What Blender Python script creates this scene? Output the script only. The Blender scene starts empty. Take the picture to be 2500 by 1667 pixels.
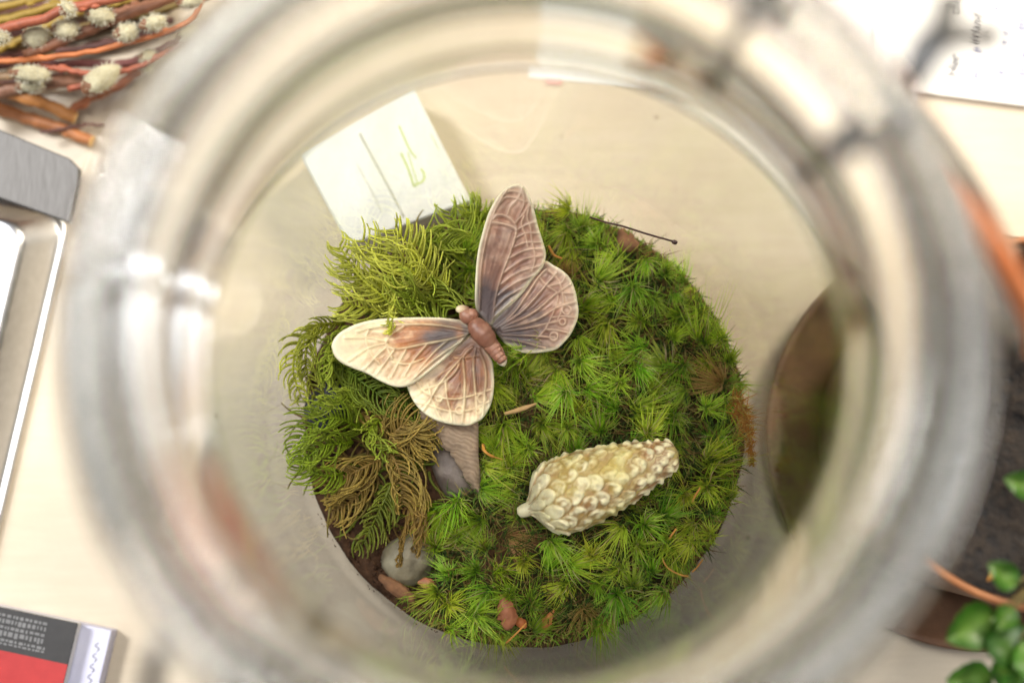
import bpy, math, random
import numpy as np

# ------------------------------------------------------------------ camera, world, lamps, exposure
# all numbers below are centimetres in the real place; UNIT turns them into metres
UNIT = 0.01
rad = math.radians
scene = bpy.context.scene
col = scene.collection
cam_data = bpy.data.cameras.new('camera')
cam = bpy.data.objects.new('camera', cam_data)
col.objects.link(cam)
cam.location = (0.0, -0.0227, 0.33)
cam.rotation_euler = (rad(7.2), rad(0.46), 0)
cam_data.sensor_width = 23.5
cam_data.lens = 35.0
cam_data.clip_start = 0.01
cam_data.clip_end = 20
cam_data.dof.use_dof = True
cam_data.dof.focus_distance = 0.302
cam_data.dof.aperture_fstop = 3.5
scene.camera = cam

world = bpy.data.worlds.new('World')
scene.world = world
world.use_nodes = True
bg = world.node_tree.nodes['Background']
bg.inputs[0].default_value = (0.78, 0.80, 0.94, 1)
bg.inputs[1].default_value = 0.17

def area_lamp(name, loc, target, size, power, color):
    l = bpy.data.lights.new(name, 'AREA')
    l.shape = 'RECTANGLE'; l.size, l.size_y = size
    l.energy = power; l.color = color
    o = bpy.data.objects.new(name, l); col.objects.link(o)
    o.location = loc
    d = np.array(target) - np.array(loc)
    import mathutils
    o.rotation_euler = mathutils.Vector(d).to_track_quat('-Z', 'Y').to_euler()
    return o
area_lamp('window_light', (-0.66, 0.36, 0.98), (0, 0, 0.03), (0.24, 0.28), 12.5, (0.99, 0.98, 0.97))
area_lamp('overhead_fill', (0.02, 0.03, 1.30), (0, 0, 0.03), (0.36, 0.36), 6.0, (1.0, 0.96, 0.90))  # unseen lamp added overhead to light the moss through the jar mouth
area_lamp('desk_lamp', (0.32, 0.32, 0.36), (0.08, 0.08, 0), (0.14, 0.14), 3.0, (1.0, 0.89, 0.70))

scene.view_settings.view_transform = 'Standard'
scene.view_settings.look = 'None'
scene.view_settings.exposure = 0.30
scene.view_settings.gamma = 1.0
scene.render.engine = 'CYCLES'
cy = scene.cycles
cy.use_denoising = True
cy.max_bounces = 11; cy.transmission_bounces = 11; cy.glossy_bounces = 8
cy.diffuse_bounces = 4; cy.transparent_max_bounces = 24
cy.caustics_refractive = True; cy.caustics_reflective = True
cy.blur_glossy = 0.6
cy.sample_clamp_indirect = 8.0

# ------------------------------------------------------------------ helpers
rng = np.random.default_rng(7)
random.seed(7)
ORIGIN = {}

def tag(o, label=None, cat=None, group=None, kind=None):
    if label: o['label'] = label
    if cat: o['category'] = cat
    if group: o['group'] = group
    if kind: o['kind'] = kind
    return o

def thing(name, loc, label, cat, group=None):
    o = bpy.data.objects.new(name, None); col.objects.link(o)
    o.empty_display_size = 0.01
    o.location = [c * UNIT for c in loc]
    ORIGIN[o.name] = np.array(loc, float)
    return tag(o, label, cat, group)

def mesh_data(name, V, F, mat, colors=None, smooth=True):
    me = bpy.data.meshes.new(name)
    V = np.asarray(V, float) * UNIT
    me.from_pydata(V.tolist(), [], F if isinstance(F, list) else F.tolist())
    if colors is not None:
        ca = me.color_attributes.new('Col', 'FLOAT_COLOR', 'POINT')
        c = np.ones((len(V), 4), np.float32); c[:, :3] = np.clip(colors, 0, 1)
        ca.data.foreach_set('color', c.ravel())
    me.polygons.foreach_set('use_smooth', [smooth] * len(me.polygons))
    me.materials.append(mat)
    me.update()
    return me

def build(name, V, F, mat, parent=None, colors=None, smooth=True):
    """one mesh object from world-centimetre vertices"""
    V = np.asarray(V, float)
    o0 = ORIGIN[parent.name] if parent else V.mean(0) * [1, 1, 0] + [0, 0, V[:, 2].min()]
    me = mesh_data(name, V - o0, F, mat, colors, smooth)
    o = bpy.data.objects.new(name, me); col.objects.link(o)
    ORIGIN[o.name] = o0
    if parent: o.parent = parent
    else: o.location = o0 * UNIT
    return o

class MB:
    """collects vertices and faces"""
    def __init__(self): self.V = []; self.F = []; self.C = []; self.n = 0
    def add(self, V, F, c=None):
        V = np.asarray(V, float)
        self.V.append(V); self.F += [[i + self.n for i in f] for f in F]
        if c is not None:
            c = np.asarray(c, float)
            self.C.append(np.broadcast_to(c, (len(V), 3)) if c.ndim == 1 else c)
        self.n += len(V); return self
    def build(self, name, mat, parent=None, smooth=True):
        return build(name, np.concatenate(self.V), self.F, mat, parent, np.concatenate(self.C) if self.C else None, smooth)
    def data(self, name, mat, smooth=True):
        return mesh_data(name, np.concatenate(self.V), self.F, mat, np.concatenate(self.C) if self.C else None, smooth)

def smooth_line(P, n):
    """Catmull-Rom through the points, n samples"""
    P = np.asarray(P, float)
    if len(P) < 3:
        t = np.linspace(0, 1, n)[:, None]; return P[0] * (1 - t) + P[-1] * t
    Q = np.vstack([2 * P[0] - P[1], P, 2 * P[-1] - P[-2]])
    L = np.r_[0, np.cumsum(np.linalg.norm(np.diff(P, axis=0), axis=1))]
    u = np.interp(np.linspace(0, L[-1], n), L, np.arange(len(P)))
    i = np.clip(u.astype(int), 0, len(P) - 2); t = (u - i)[:, None]
    a, b, c, d = Q[i], Q[i + 1], Q[i + 2], Q[i + 3]
    return 0.5 * (2 * b + (c - a) * t + (2 * a - 5 * b + 4 * c - d) * t**2 + (3 * b - a - 3 * c + d) * t**3)

def closed_line(P, n):
    P = np.asarray(P, float); m = len(P)
    Q = smooth_line(np.vstack([P[-2:], P, P[:3]]), 40 * (m + 4))
    # keep the part from P[0] round to P[0]
    a = np.argmin(np.linalg.norm(Q[:120] - P[0], axis=1)); b = len(Q) - 160 + np.argmin(np.linalg.norm(Q[-160:] - P[0], axis=1))
    Q = Q[a:b + 1]
    L = np.r_[0, np.cumsum(np.linalg.norm(np.diff(Q, axis=0), axis=1))]
    s = np.linspace(0, L[-1], n, endpoint=False)
    return np.stack([np.interp(s, L, Q[:, k]) for k in range(Q.shape[1])], 1)

def tube(P, r, seg=8, caps=True):
    """tube along points with radius r (number or array)"""
    P = np.asarray(P, float); n = len(P)
    r = np.broadcast_to(np.asarray(r, float), (n,))
    T = np.gradient(P, axis=0); T /= np.linalg.norm(T, axis=1)[:, None] + 1e-12
    up = np.array([0, 0, 1.0]) if abs(T[0][2]) < 0.9 else np.array([1.0, 0, 0])
    N = np.cross(up, T[0]); N /= np.linalg.norm(N)
    V = []
    a = np.arange(seg) * 2 * math.pi / seg
    for i in range(n):
        N = N - T[i] * N.dot(T[i]); N /= np.linalg.norm(N) + 1e-12
        B = np.cross(T[i], N)
        V.append(P[i] + r[i] * (np.cos(a)[:, None] * N + np.sin(a)[:, None] * B))
    V = np.concatenate(V)
    F = [[i * seg + j, i * seg + (j + 1) % seg, (i + 1) * seg + (j + 1) % seg, (i + 1) * seg + j] for i in range(n - 1) for j in range(seg)]
    if caps:
        F += [list(range(seg))[::-1], [(n - 1) * seg + j for j in range(seg)]]
    return V, F

def lathe(prof, seg=128, closed=False):
    """prof: (r, z) pairs; points with r == 0 become poles"""
    prof = np.asarray(prof, float); V = []; F = []; rows = []
    a = np.arange(seg) * 2 * math.pi / seg
    for r, z in prof:
        if r < 1e-6:
            rows.append([len(V)]); V.append((0, 0, z))
        else:
            rows.append(list(range(len(V), len(V) + seg)))
            V += [(r * math.cos(t), r * math.sin(t), z) for t in a]
    pairs = list(zip(rows, rows[1:])) + ([(rows[-1], rows[0])] if closed else [])
    for A, B in pairs:
        for j in range(seg):
            k = (j + 1) % seg
            if len(A) == 1 and len(B) == 1: continue
            if len(A) == 1: F.append([A[0], B[k], B[j]])
            elif len(B) == 1: F.append([A[j], A[k], B[0]])
            else: F.append([A[j], A[k], B[k], B[j]])
    return np.array(V, float), F

def rounded_box(sx, sy, sz, b=0.05, jitter=0.0):
    """box centred in x and y standing on z = 0, bevelled edges"""
    import bmesh
    bm = bmesh.new(); bmesh.ops.create_cube(bm, size=1)
    for v in bm.verts: v.co.x *= sx; v.co.y *= sy; v.co.z = (v.co.z + 0.5) * sz
    if jitter:
        for v in bm.verts: v.co.x += random.uniform(-jitter, jitter); v.co.y += random.uniform(-jitter, jitter)
    bmesh.ops.bevel(bm, geom=bm.edges[:], offset=b, segments=3, profile=0.5, affect='EDGES')
    bm.verts.index_update()
    V = np.array([v.co[:] for v in bm.verts]); F = [[v.index for v in f.verts] for f in bm.faces]
    bm.free(); return V, F

def rotz(V, deg):
    c, s = math.cos(rad(deg)), math.sin(rad(deg)); V = np.asarray(V, float)
    return np.stack([V[:, 0] * c - V[:, 1] * s, V[:, 0] * s + V[:, 1] * c, V[:, 2]], 1)

def vnoise(P, scale, seed=0):
    """smooth value noise in 0..1"""
    P = np.asarray(P, float) * scale + seed * 17.13
    i = np.floor(P).astype(np.int64); f = P - i; f = f * f * (3 - 2 * f)
    def h(a):
        n = (a[:, 0] * 73856093) ^ (a[:, 1] * 19349663) ^ (a[:, 2] * 83492791) ^ (seed * 2654435)
        n = (n ^ (n >> 13)) * 1274126177 & 0x7fffffff
        return ((n ^ (n >> 16)) & 0xffff) / 65535.0
    out = 0
    for dx in (0, 1):
        for dy in (0, 1):
            for dz in (0, 1):
                w = (f[:, 0] if dx else 1 - f[:, 0]) * (f[:, 1] if dy else 1 - f[:, 1]) * (f[:, 2] if dz else 1 - f[:, 2])
                out = out + w * h(i + [dx, dy, dz])
    return out
def fbm(P, scale, seed=0, oct=4):
    s = 0; a = 0.5; t = 0
    for k in range(oct):
        s = s + a * vnoise(P, scale * 2**k, seed + k); t += a; a *= 0.55
    return s / t

def lerp(a, b, t):
    t = np.clip(t, 0, 1)[:, None]; return np.asarray(a) * (1 - t) + np.asarray(b) * t

# ------------------------------------------------------------------ materials
def new_mat(name):
    m = bpy.data.materials.new(name); m.use_nodes = True
    nt = m.node_tree; return m, nt, nt.nodes['Principled BSDF']
def N(nt, kind, **kw):
    n = nt.nodes.new(kind)
    for k, v in kw.items():
        if k in n.inputs: n.inputs[k].default_value = v
        else: setattr(n, k, v)
    return n
def coords(nt, scale=(1, 1, 1)):
    tc = N(nt, 'ShaderNodeTexCoord'); mp = N(nt, 'ShaderNodeMapping')
    mp.inputs['Scale'].default_value = [s / UNIT for s in scale]     # texture space in centimetres
    nt.links.new(tc.outputs['Object'], mp.inputs['Vector']); return mp.outputs['Vector']
def ramp(nt, fac, stops):
    r = N(nt, 'ShaderNodeValToRGB'); e = r.color_ramp.elements
    while len(e) < len(stops): e.new(0.5)
    for k, (p, c) in enumerate(stops): e[k].position = p; e[k].color = (*c, 1)
    nt.links.new(fac, r.inputs['Fac']); return r.outputs['Color']
def mix(nt, a, b, fac, mode='MIX'):
    m = N(nt, 'ShaderNodeMix', data_type='RGBA', blend_type=mode)
    for v, s in ((fac, m.inputs[0]), (a, m.inputs[6]), (b, m.inputs[7])):
        if hasattr(v, 'is_output'): nt.links.new(v, s)
        elif isinstance(v, (int, float)): s.default_value = v
        else: s.default_value = (*v, 1)
    return m.outputs[2]
def bump(nt, bsdf, height, strength, dist):
    b = N(nt, 'ShaderNodeBump', Strength=strength, Distance=dist * UNIT)
    nt.links.new(height, b.inputs['Height']); nt.links.new(b.outputs['Normal'], bsdf.inputs['Normal']); return b

def simple(name, c1, c2=None, scale=3.0, rough=0.6, metal=0.0, bumps=0.0, bump_scale=20.0, stretch=(1, 1, 1), spec=0.5, sss=0.0, detail=6.0, rough_var=0.1):
    m, nt, b = new_mat(name); c2 = c2 or c1
    v = coords(nt, stretch)
    n = N(nt, 'ShaderNodeTexNoise', Scale=scale, Detail=detail, Roughness=0.6); nt.links.new(v, n.inputs['Vector'])
    nt.links.new(ramp(nt, n.outputs['Fac'], [(0.3, c1), (0.7, c2)]), b.inputs['Base Color'])
    b.inputs['Roughness'].default_value = rough; b.inputs['Metallic'].default_value = metal
    b.inputs['Specular IOR Level'].default_value = spec
    if sss:
        b.inputs['Subsurface Weight'].default_value = sss; b.inputs['Subsurface Radius'].default_value = (0.004, 0.003, 0.002); b.inputs['Subsurface Scale'].default_value = 0.5
    if rough_var:
        mr = N(nt, 'ShaderNodeMapRange'); mr.inputs['To Min'].default_value = max(0.02, rough - rough_var); mr.inputs['To Max'].default_value = min(1, rough + rough_var)
        nt.links.new(n.outputs['Fac'], mr.inputs['Value']); nt.links.new(mr.outputs['Result'], b.inputs['Roughness'])
    if bumps:
        n2 = N(nt, 'ShaderNodeTexNoise', Scale=bump_scale, Detail=5.0); nt.links.new(v, n2.inputs['Vector'])
        bump(nt, b, n2.outputs['Fac'], 1.0, bumps)
    return m

def painted(name, rough=0.5, spec=0.5, noise=0.15, nscale=25.0, bumps=0.0, bump_scale=40.0, sss=0.0, translucent=0.0, hue_var=0.0, val_var=0.0):
    """colour from the mesh's own pigment layer 'Col', broken up by fine noise"""
    m, nt, b = new_mat(name)
    at = N(nt, 'ShaderNodeAttribute', attribute_name='Col')
    v = coords(nt)
    n = N(nt, 'ShaderNodeTexNoise', Scale=nscale, Detail=4.0); nt.links.new(v, n.inputs['Vector'])
    c = mix(nt, at.outputs['Color'], ramp(nt, n.outputs['Fac'], [(0.25, (1 - noise,) * 3), (0.75, (1 + noise,) * 3)]), 1.0, 'MULTIPLY')
    if hue_var or val_var:
        oi = N(nt, 'ShaderNodeObjectInfo'); hs = N(nt, 'ShaderNodeHueSaturation')
        a = N(nt, 'ShaderNodeMapRange'); a.inputs['To Min'].default_value = 0.5 - hue_var; a.inputs['To Max'].default_value = 0.5 + hue_var * 0.35
        nt.links.new(oi.outputs['Random'], a.inputs['Value']); nt.links.new(a.outputs['Result'], hs.inputs['Hue'])
        wn = N(nt, 'ShaderNodeTexWhiteNoise', noise_dimensions='1D'); nt.links.new(oi.outputs['Random'], wn.inputs['W'])
        d = N(nt, 'ShaderNodeMapRange'); d.inputs['To Min'].default_value = 1 - val_var; d.inputs['To Max'].default_value = 1 + val_var
        nt.links.new(wn.outputs['Value'], d.inputs['Value']); nt.links.new(d.outputs['Result'], hs.inputs['Value'])
        nt.links.new(c, hs.inputs['Color']); c = hs.outputs['Color']
    nt.links.new(c, b.inputs['Base Color'])
    b.inputs['Roughness'].default_value = rough; b.inputs['Specular IOR Level'].default_value = spec
    if sss:
        b.inputs['Subsurface Weight'].default_value = sss; b.inputs['Subsurface Radius'].default_value = (0.002, 0.0014, 0.0008); b.inputs['Subsurface Scale'].default_value = 0.4
    if bumps:
        n2 = N(nt, 'ShaderNodeTexNoise', Scale=bump_scale, Detail=5.0); nt.links.new(v, n2.inputs['Vector'])
        bump(nt, b, n2.outputs['Fac'], 1.0, bumps)
    if translucent:
        tr = N(nt, 'ShaderNodeBsdfTranslucent'); nt.links.new(c, tr.inputs['Color'])
        ms = N(nt, 'ShaderNodeMixShader'); ms.inputs[0].default_value = translucent
        nt.links.new(b.outputs[0], ms.inputs[1]); nt.links.new(tr.outputs[0], ms.inputs[2])
        nt.links.new(ms.outputs[0], nt.nodes['Material Output'].inputs['Surface'])
    return m

def glass_mat(name, color, rough=0.0, absorb=11.0):
    m = bpy.data.materials.new(name); m.use_nodes = True; nt = m.node_tree
    nt.nodes.remove(nt.nodes['Principled BSDF'])
    g = N(nt, 'ShaderNodeBsdfGlass', IOR=1.5, Roughness=rough); g.inputs['Color'].default_value = (*color, 1)
    nt.links.new(g.outputs[0], nt.nodes['Material Output'].inputs['Surface'])
    ab = N(nt, 'ShaderNodeVolumeAbsorption', Density=absorb); ab.inputs['Color'].default_value = (0.20, 0.22, 0.28, 1)
    nt.links.new(ab.outputs[0], nt.nodes['Material Output'].inputs['Volume']); return m

def thin_wall_mat(name, tint, rough):
    """blown wall with parallel faces: light passes straight on, Fresnel share is mirrored"""
    m = bpy.data.materials.new(name); m.use_nodes = True; nt = m.node_tree
    nt.nodes.remove(nt.nodes['Principled BSDF'])
    geo = N(nt, 'ShaderNodeNewGeometry'); ior = N(nt, 'ShaderNodeMapRange'); ior.inputs['To Min'].default_value = 1.5; ior.inputs['To Max'].default_value = 1 / 1.5
    nt.links.new(geo.outputs['Backfacing'], ior.inputs['Value'])
    fr = N(nt, 'ShaderNodeFresnel'); nt.links.new(ior.outputs['Result'], fr.inputs['IOR'])
    tr = N(nt, 'ShaderNodeBsdfTransparent'); tr.inputs['Color'].default_value = (*tint, 1)
    gl = N(nt, 'ShaderNodeBsdfGlossy', Roughness=rough)
    ms = N(nt, 'ShaderNodeMixShader'); nt.links.new(fr.outputs[0], ms.inputs[0]); nt.links.new(tr.outputs[0], ms.inputs[1]); nt.links.new(gl.outputs[0], ms.inputs[2])
    nt.links.new(ms.outputs[0], nt.nodes['Material Output'].inputs['Surface']); return m

M = {}
M['thin_glass'] = thin_wall_mat('thin_glass', (0.98, 0.985, 0.975), 0.085)
M['glass'] = glass_mat('clear_glass', (0.985, 0.99, 0.985), 0.0)
M['steel_wire'] = simple('wire_steel', (0.10, 0.10, 0.10), (0.17, 0.17, 0.17), rough=0.4, metal=1.0)
M['rubber'] = simple('orange_rubber', (0.72, 0.20, 0.06), (0.80, 0.26, 0.09), rough=0.55, bumps=0.01)
M['paper'] = simple('white_paper', (0.80, 0.79, 0.76), (0.84, 0.83, 0.80), scale=0.6, rough=0.8, bumps=0.002, bump_scale=30, spec=0.2)
M['ink_black'] = simple('black_ink', (0.03, 0.03, 0.05), rough=0.6)
M['ink_blue'] = simple('blue_ink', (0.05, 0.08, 0.28), rough=0.6)
M['ink_red'] = simple('red_ink', (0.75, 0.05, 0.03), rough=0.6)

def table_mat():
    m, nt, b = new_mat('cream_tabletop')
    v = coords(nt, (1, 1, 1))
    n = N(nt, 'ShaderNodeTexNoise', Scale=0.35, Detail=5.0); nt.links.new(v, n.inputs['Vector'])
    base = ramp(nt, n.outputs['Fac'], [(0.3, (0.575, 0.485, 0.36)), (0.7, (0.645, 0.56, 0.435))])
    n2 = N(nt, 'ShaderNodeTexNoise', Scale=30.0, Detail=3.0); nt.links.new(v, n2.inputs['Vector'])
    base = mix(nt, base, ramp(nt, n2.outputs['Fac'], [(0.3, (0.95, 0.95, 0.95)), (0.7, (1.03, 1.03, 1.03))]), 1.0, 'MULTIPLY')
    # faint wiped streaks and dull stains
    st = N(nt, 'ShaderNodeMapping'); st.inputs['Rotation'].default_value = (0, 0, 0.5); st.inputs['Scale'].default_value = (0.25, 3.0, 1); nt.links.new(v, st.inputs['Vector'])
    n3 = N(nt, 'ShaderNodeTexNoise', Scale=1.6, Detail=6.0, Roughness=0.7); nt.links.new(st.outputs[0], n3.inputs['Vector'])
    base = mix(nt, base, ramp(nt, n3.outputs['Fac'], [(0.3, (0.93, 0.92, 0.90)), (0.65, (1.02, 1.02, 1.02))]), 1.0, 'MULTIPLY')
    # sparse dark specks
    vo = N(nt, 'ShaderNodeTexVoronoi', Scale=0.9); nt.links.new(v, vo.inputs['Vector'])
    base = mix(nt, (0.22, 0.17, 0.12), base, ramp(nt, vo.outputs['Distance'], [(0.025, (0, 0, 0)), (0.05, (1, 1, 1))]))
    nt.links.new(base, b.inputs['Base Color']); b.inputs['Roughness'].default_value = 0.42
    bump(nt, b, n2.outputs['Fac'], 0.4, 0.004)
    return m
M['table'] = table_mat()

# ------------------------------------------------------------------ table
V, F = [(-45, -45, 0), (45, -45, 0), (45, 45, 0), (-45, 45, 0)], [[0, 1, 2, 3]]
tag(build('table', V, F, M['table'], smooth=False), 'cream laminate tabletop under the jar', kind='structure')

# ------------------------------------------------------------------ the clip-top glass jar
jar = thing('glass_jar', (0, 0, 0), 'large open clip-top glass jar with wire clasp and orange gasket, seen from above', 'jar')
prof = [(3.90, 0.14), (4.22, 0.02), (4.62, 0.10), (4.84, 0.5), (4.92, 1.3), (5.12, 4), (5.37, 7.5), (5.44, 9.3), (5.41, 10.2), (5.26, 11.1), (4.98, 11.9), (4.72, 12.5), (4.62, 12.95), (4.68, 13.25),
        (5.00, 13.5), (5.12, 13.85), (5.02, 14.2), (4.74, 14.45), (4.64, 14.9), (4.74, 15.3), (5.08, 15.45), (5.23, 15.75), (5.23, 16.1), (5.12, 16.36),
        (4.94, 16.42), (4.78, 16.32), (4.60, 16.40), (4.42, 16.52), (4.27, 16.44), (4.19, 16.2), (4.17, 15.2), (4.17, 14.2), (4.17, 13.2), (4.20, 12.8), (4.34, 12.3), (4.64, 11.7),
        (4.94, 10.9), (5.09, 10.0), (5.12, 9.0), (5.05, 7), (4.80, 4), (4.58, 1.7), (4.44, 1.15), (4.05, 0.86), (3.4, 0.80)]
P = smooth_line(prof, 220)
hi_part = np.where(P[:, 1] > 9.25)[0]; k0, k1 = hi_part[0], hi_part[-1]
V, F = lathe(np.vstack([[(0, 0.16)], [(2.0, 0.16)], P[:k0 + 1]]), 144); V2, F2 = lathe(np.vstack([P[k1:], [(2.0, 0.78)], [(0, 0.78)]]), 144)
build('jar_body', np.vstack([V, V2]), F + [[i + len(V) for i in f] for f in F2], M['thin_glass'], jar)
V, F = lathe(P[k0:k1 + 1], 144, closed=True)
build('jar_neck', V, F, M['glass'], jar)

def ring_pts(r, z, n=96, a0=0, a1=360):
    a = np.radians(np.linspace(a0, a1, n)); return np.stack([r * np.cos(a), r * np.sin(a), np.full(n, z)], 1)
V, F = tube(ring_pts(4.78, 14.92, 97), 0.11, 8, False)
build('neck_wire', V, F, M['steel_wire'], jar)

def polar(az, r, z): return (r * math.cos(rad(az)), r * math.sin(rad(az)), z)
# hinge bail: two legs down the neck and a crossing loop beyond the rim
for az in (33, 55):
    V, F = tube(smooth_line([polar(az, 4.82, 14.9), polar(az, 5.16, 15.4), polar(az, 5.2, 14.2), polar(az, 4.9, 13.2)], 18), 0.11, 8)
    build('hinge_leg', V, F, M['steel_wire'], jar)
hk = MB()
hk.add(*tube(smooth_line([polar(29, 5.0, 15.0), polar(32, 5.25, 15.3), polar(34, 5.55, 15.6), polar(35.5, 5.95, 15.7), polar(38.5, 6.45, 15.6)], 20), 0.19, 8))
hk.add(*tube(smooth_line([polar(35, 5.6, 15.6), polar(36.5, 5.9, 15.6), polar(34.5, 6.3, 15.5), polar(33.0, 6.75, 15.2)], 20), 0.15, 8))
hk.build('hinge_hook', M['steel_wire'], jar)
# clasp on the other side
ck = MB()
ck.add(*tube(smooth_line([polar(219, 4.85, 14.9), polar(221, 5.6, 15.2), polar(225, 6.15, 14.6), polar(229, 6.1, 13.2), polar(232, 5.35, 12.4)], 24), 0.13, 8))
ck.add(*tube(smooth_line([polar(241, 4.85, 14.9), polar(239, 5.6, 15.2), polar(236, 6.15, 14.6), polar(233, 6.1, 13.2), polar(232, 5.35, 12.4)], 24), 0.13, 8))
ck.build('clasp_wire', M['steel_wire'], jar)

# lid hanging open on the hinge side, its underside with the gasket turned outward
LAZ = 38.0
def lid_frame(prof, seg=96):
    V, F = lathe(prof, seg)
    er = np.array([math.cos(rad(LAZ)), math.sin(rad(LAZ)), 0.18]); er /= np.linalg.norm(er)
    et = np.array([-math.sin(rad(LAZ)), math.cos(rad(LAZ)), 0]); ez = np.cross(er, et)
    c = np.array(polar(LAZ, 6.28, 9.1))
    return c + V[:, :1] * et + V[:, 1:2] * ez + V[:, 2:3] * er, F
lid = build('lid', *lid_frame(np.vstack([[(0, -0.35)], smooth_line([(2.2, -0.35), (3.3, -0.30), (4.0, -0.20), (4.35, -0.05), (4.4, 0.10), (4.25, 0.2), (3.7, 0.2), (3.55, 0.35), (3.5, 0.75), (3.35, 0.9), (3.2, 0.75), (3.1, 0.2), (2.9, 0.05), (2.2, 0.0)], 60), [(0, 0)]])), M['glass'], jar)
ORIGIN[lid.name] = ORIGIN[jar.name]
build('rubber_gasket', *lid_frame([(3.62, 0.22), (4.44, 0.22), (4.52, 0.28), (4.52, 0.44), (4.44, 0.50), (3.62, 0.50), (3.58, 0.36), (3.62, 0.22)]), M['rubber'], lid)

# ------------------------------------------------------------------ soil bed in the jar
M['soil'] = simple('dark_soil', (0.035, 0.018, 0.010), (0.11, 0.055, 0.028), scale=6, rough=0.95, bumps=0.06, bump_scale=9, spec=0.2)
nr, na = 40, 160
rr = np.linspace(0, 4.575, nr); aa = np.arange(na) * 2 * math.pi / na
V = []
for i, r in enumerate(rr):
    for a in aa: V.append((r * math.cos(a), r * math.sin(a), 0))
V = np.array(V)
V *= (1 - 0.012 * fbm(V / 4.53 * [1, 1, 0], 9, 8) * (np.linalg.norm(V, axis=1) / 4.53)**6)[:, None]
hgt = 1.55 + 0.5 * (fbm(V, 0.8, 3) - 0.5) + 0.5 * (fbm(V, 4.0, 5) - 0.5)
rad_ = np.linalg.norm(V[:, :2], axis=1)
V[:, 2] = hgt + 0.25 * np.cos(rad_ / 4.53 * 1.5)
low = []
for z in (1.15, 0.90):
    low += [((4.42 if z > 1 else 4.0) * math.cos(a), (4.42 if z > 1 else 4.0) * math.sin(a), z) for a in aa]
V = np.vstack([V, low])
F = [[i * na + j, i * na + (j + 1) % na, (i + 1) * na + (j + 1) % na, (i + 1) * na + j] for i in range(nr + 1) for j in range(na)]
soil = tag(build('soil', V, F, M['soil']), 'dark brown soil filling the bottom of the jar', 'soil', kind='stuff')
def soil_z(x, y):
    p = np.array([[x, y, 0.0]]); r = math.hypot(x, y)
    return float(1.55 + 0.5 * (fbm(p, 0.8, 3)[0] - 0.5) + 0.5 * (fbm(p, 4.0, 5)[0] - 0.5) + 0.25 * math.cos(r / 4.53 * 1.5))

# crumbs of soil and bark stuck to the glass and lying on the bed
mb = MB()
for k in range(900):
    a = rng.uniform(0, 2 * math.pi)
    if rng.random() < 0.55: a = rng.normal(rad(215), 0.5)
    onglass = rng.random() < 0.12
    r = 4.565 if onglass else rng.uniform(3.2, 4.50)
    x, y = r * math.cos(a), r * math.sin(a)
    z = (1.75 + abs(rng.normal(0, 0.22))) if onglass else soil_z(x, y) + 0.02
    s = rng.uniform(0.005, 0.022) if onglass else rng.uniform(0.02, 0.08)
    T = np.array([(1, 0, 0), (-0.5, 0.9, 0), (-0.5, -0.9, 0), (0, 0, 1.0), (0, 0, -0.6)]) * s * rng.uniform(0.6, 1.5, (5, 3))
    mb.add(rotz(T, rng.uniform(0, 360)) + [x, y, z], [[0, 1, 3], [1, 2, 3], [2, 0, 3], [1, 0, 4], [2, 1, 4], [0, 2, 4]])
tag(mb.build('soil_crumbs', M['soil'], smooth=False), 'fine crumbs of soil scattered on the bed and stuck to the glass', 'soil', kind='stuff')

# ------------------------------------------------------------------ green cushion moss
M['moss'] = painted('green_moss', rough=0.45, spec=0.35, noise=0.15, nscale=8, translucent=0.38, hue_var=0.035, val_var=0.28)
M['moss_under'] = painted('old_moss', rough=0.7, spec=0.2, noise=0.2, nscale=6, translucent=0.2)

def blade(base, d, length, width, droop, bend, seg=5):
    """a thin tapered leaf leaving base along d, drooping and swept sideways by bend"""
    d = d / np.linalg.norm(d)
    side = np.cross(d, [0, 0, 1.0]); side /= np.linalg.norm(side) + 1e-9
    t = np.linspace(0, 1, seg + 1)[:, None]
    P = base + d * t * length + bend * (t**2) * length + np.array([0, 0, -1.0]) * droop * length * t**2
    w = width * np.clip(1.08 - t**1.5, 0.06, 1) * (0.75 + 0.5 * t * (1 - t) * 4 * 0.5)
    T = np.gradient(P, axis=0); S = np.cross(T, [0, 0, 1.0]); S /= np.linalg.norm(S, axis=1)[:, None] + 1e-9
    V = np.empty((2 * (seg + 1), 3)); V[0::2] = P - S * w / 2; V[1::2] = P + S * w / 2
    return V, [[2 * i, 2 * i + 1, 2 * i + 3, 2 * i + 2] for i in range(seg)], np.repeat(t[:, 0], 2)

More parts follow.
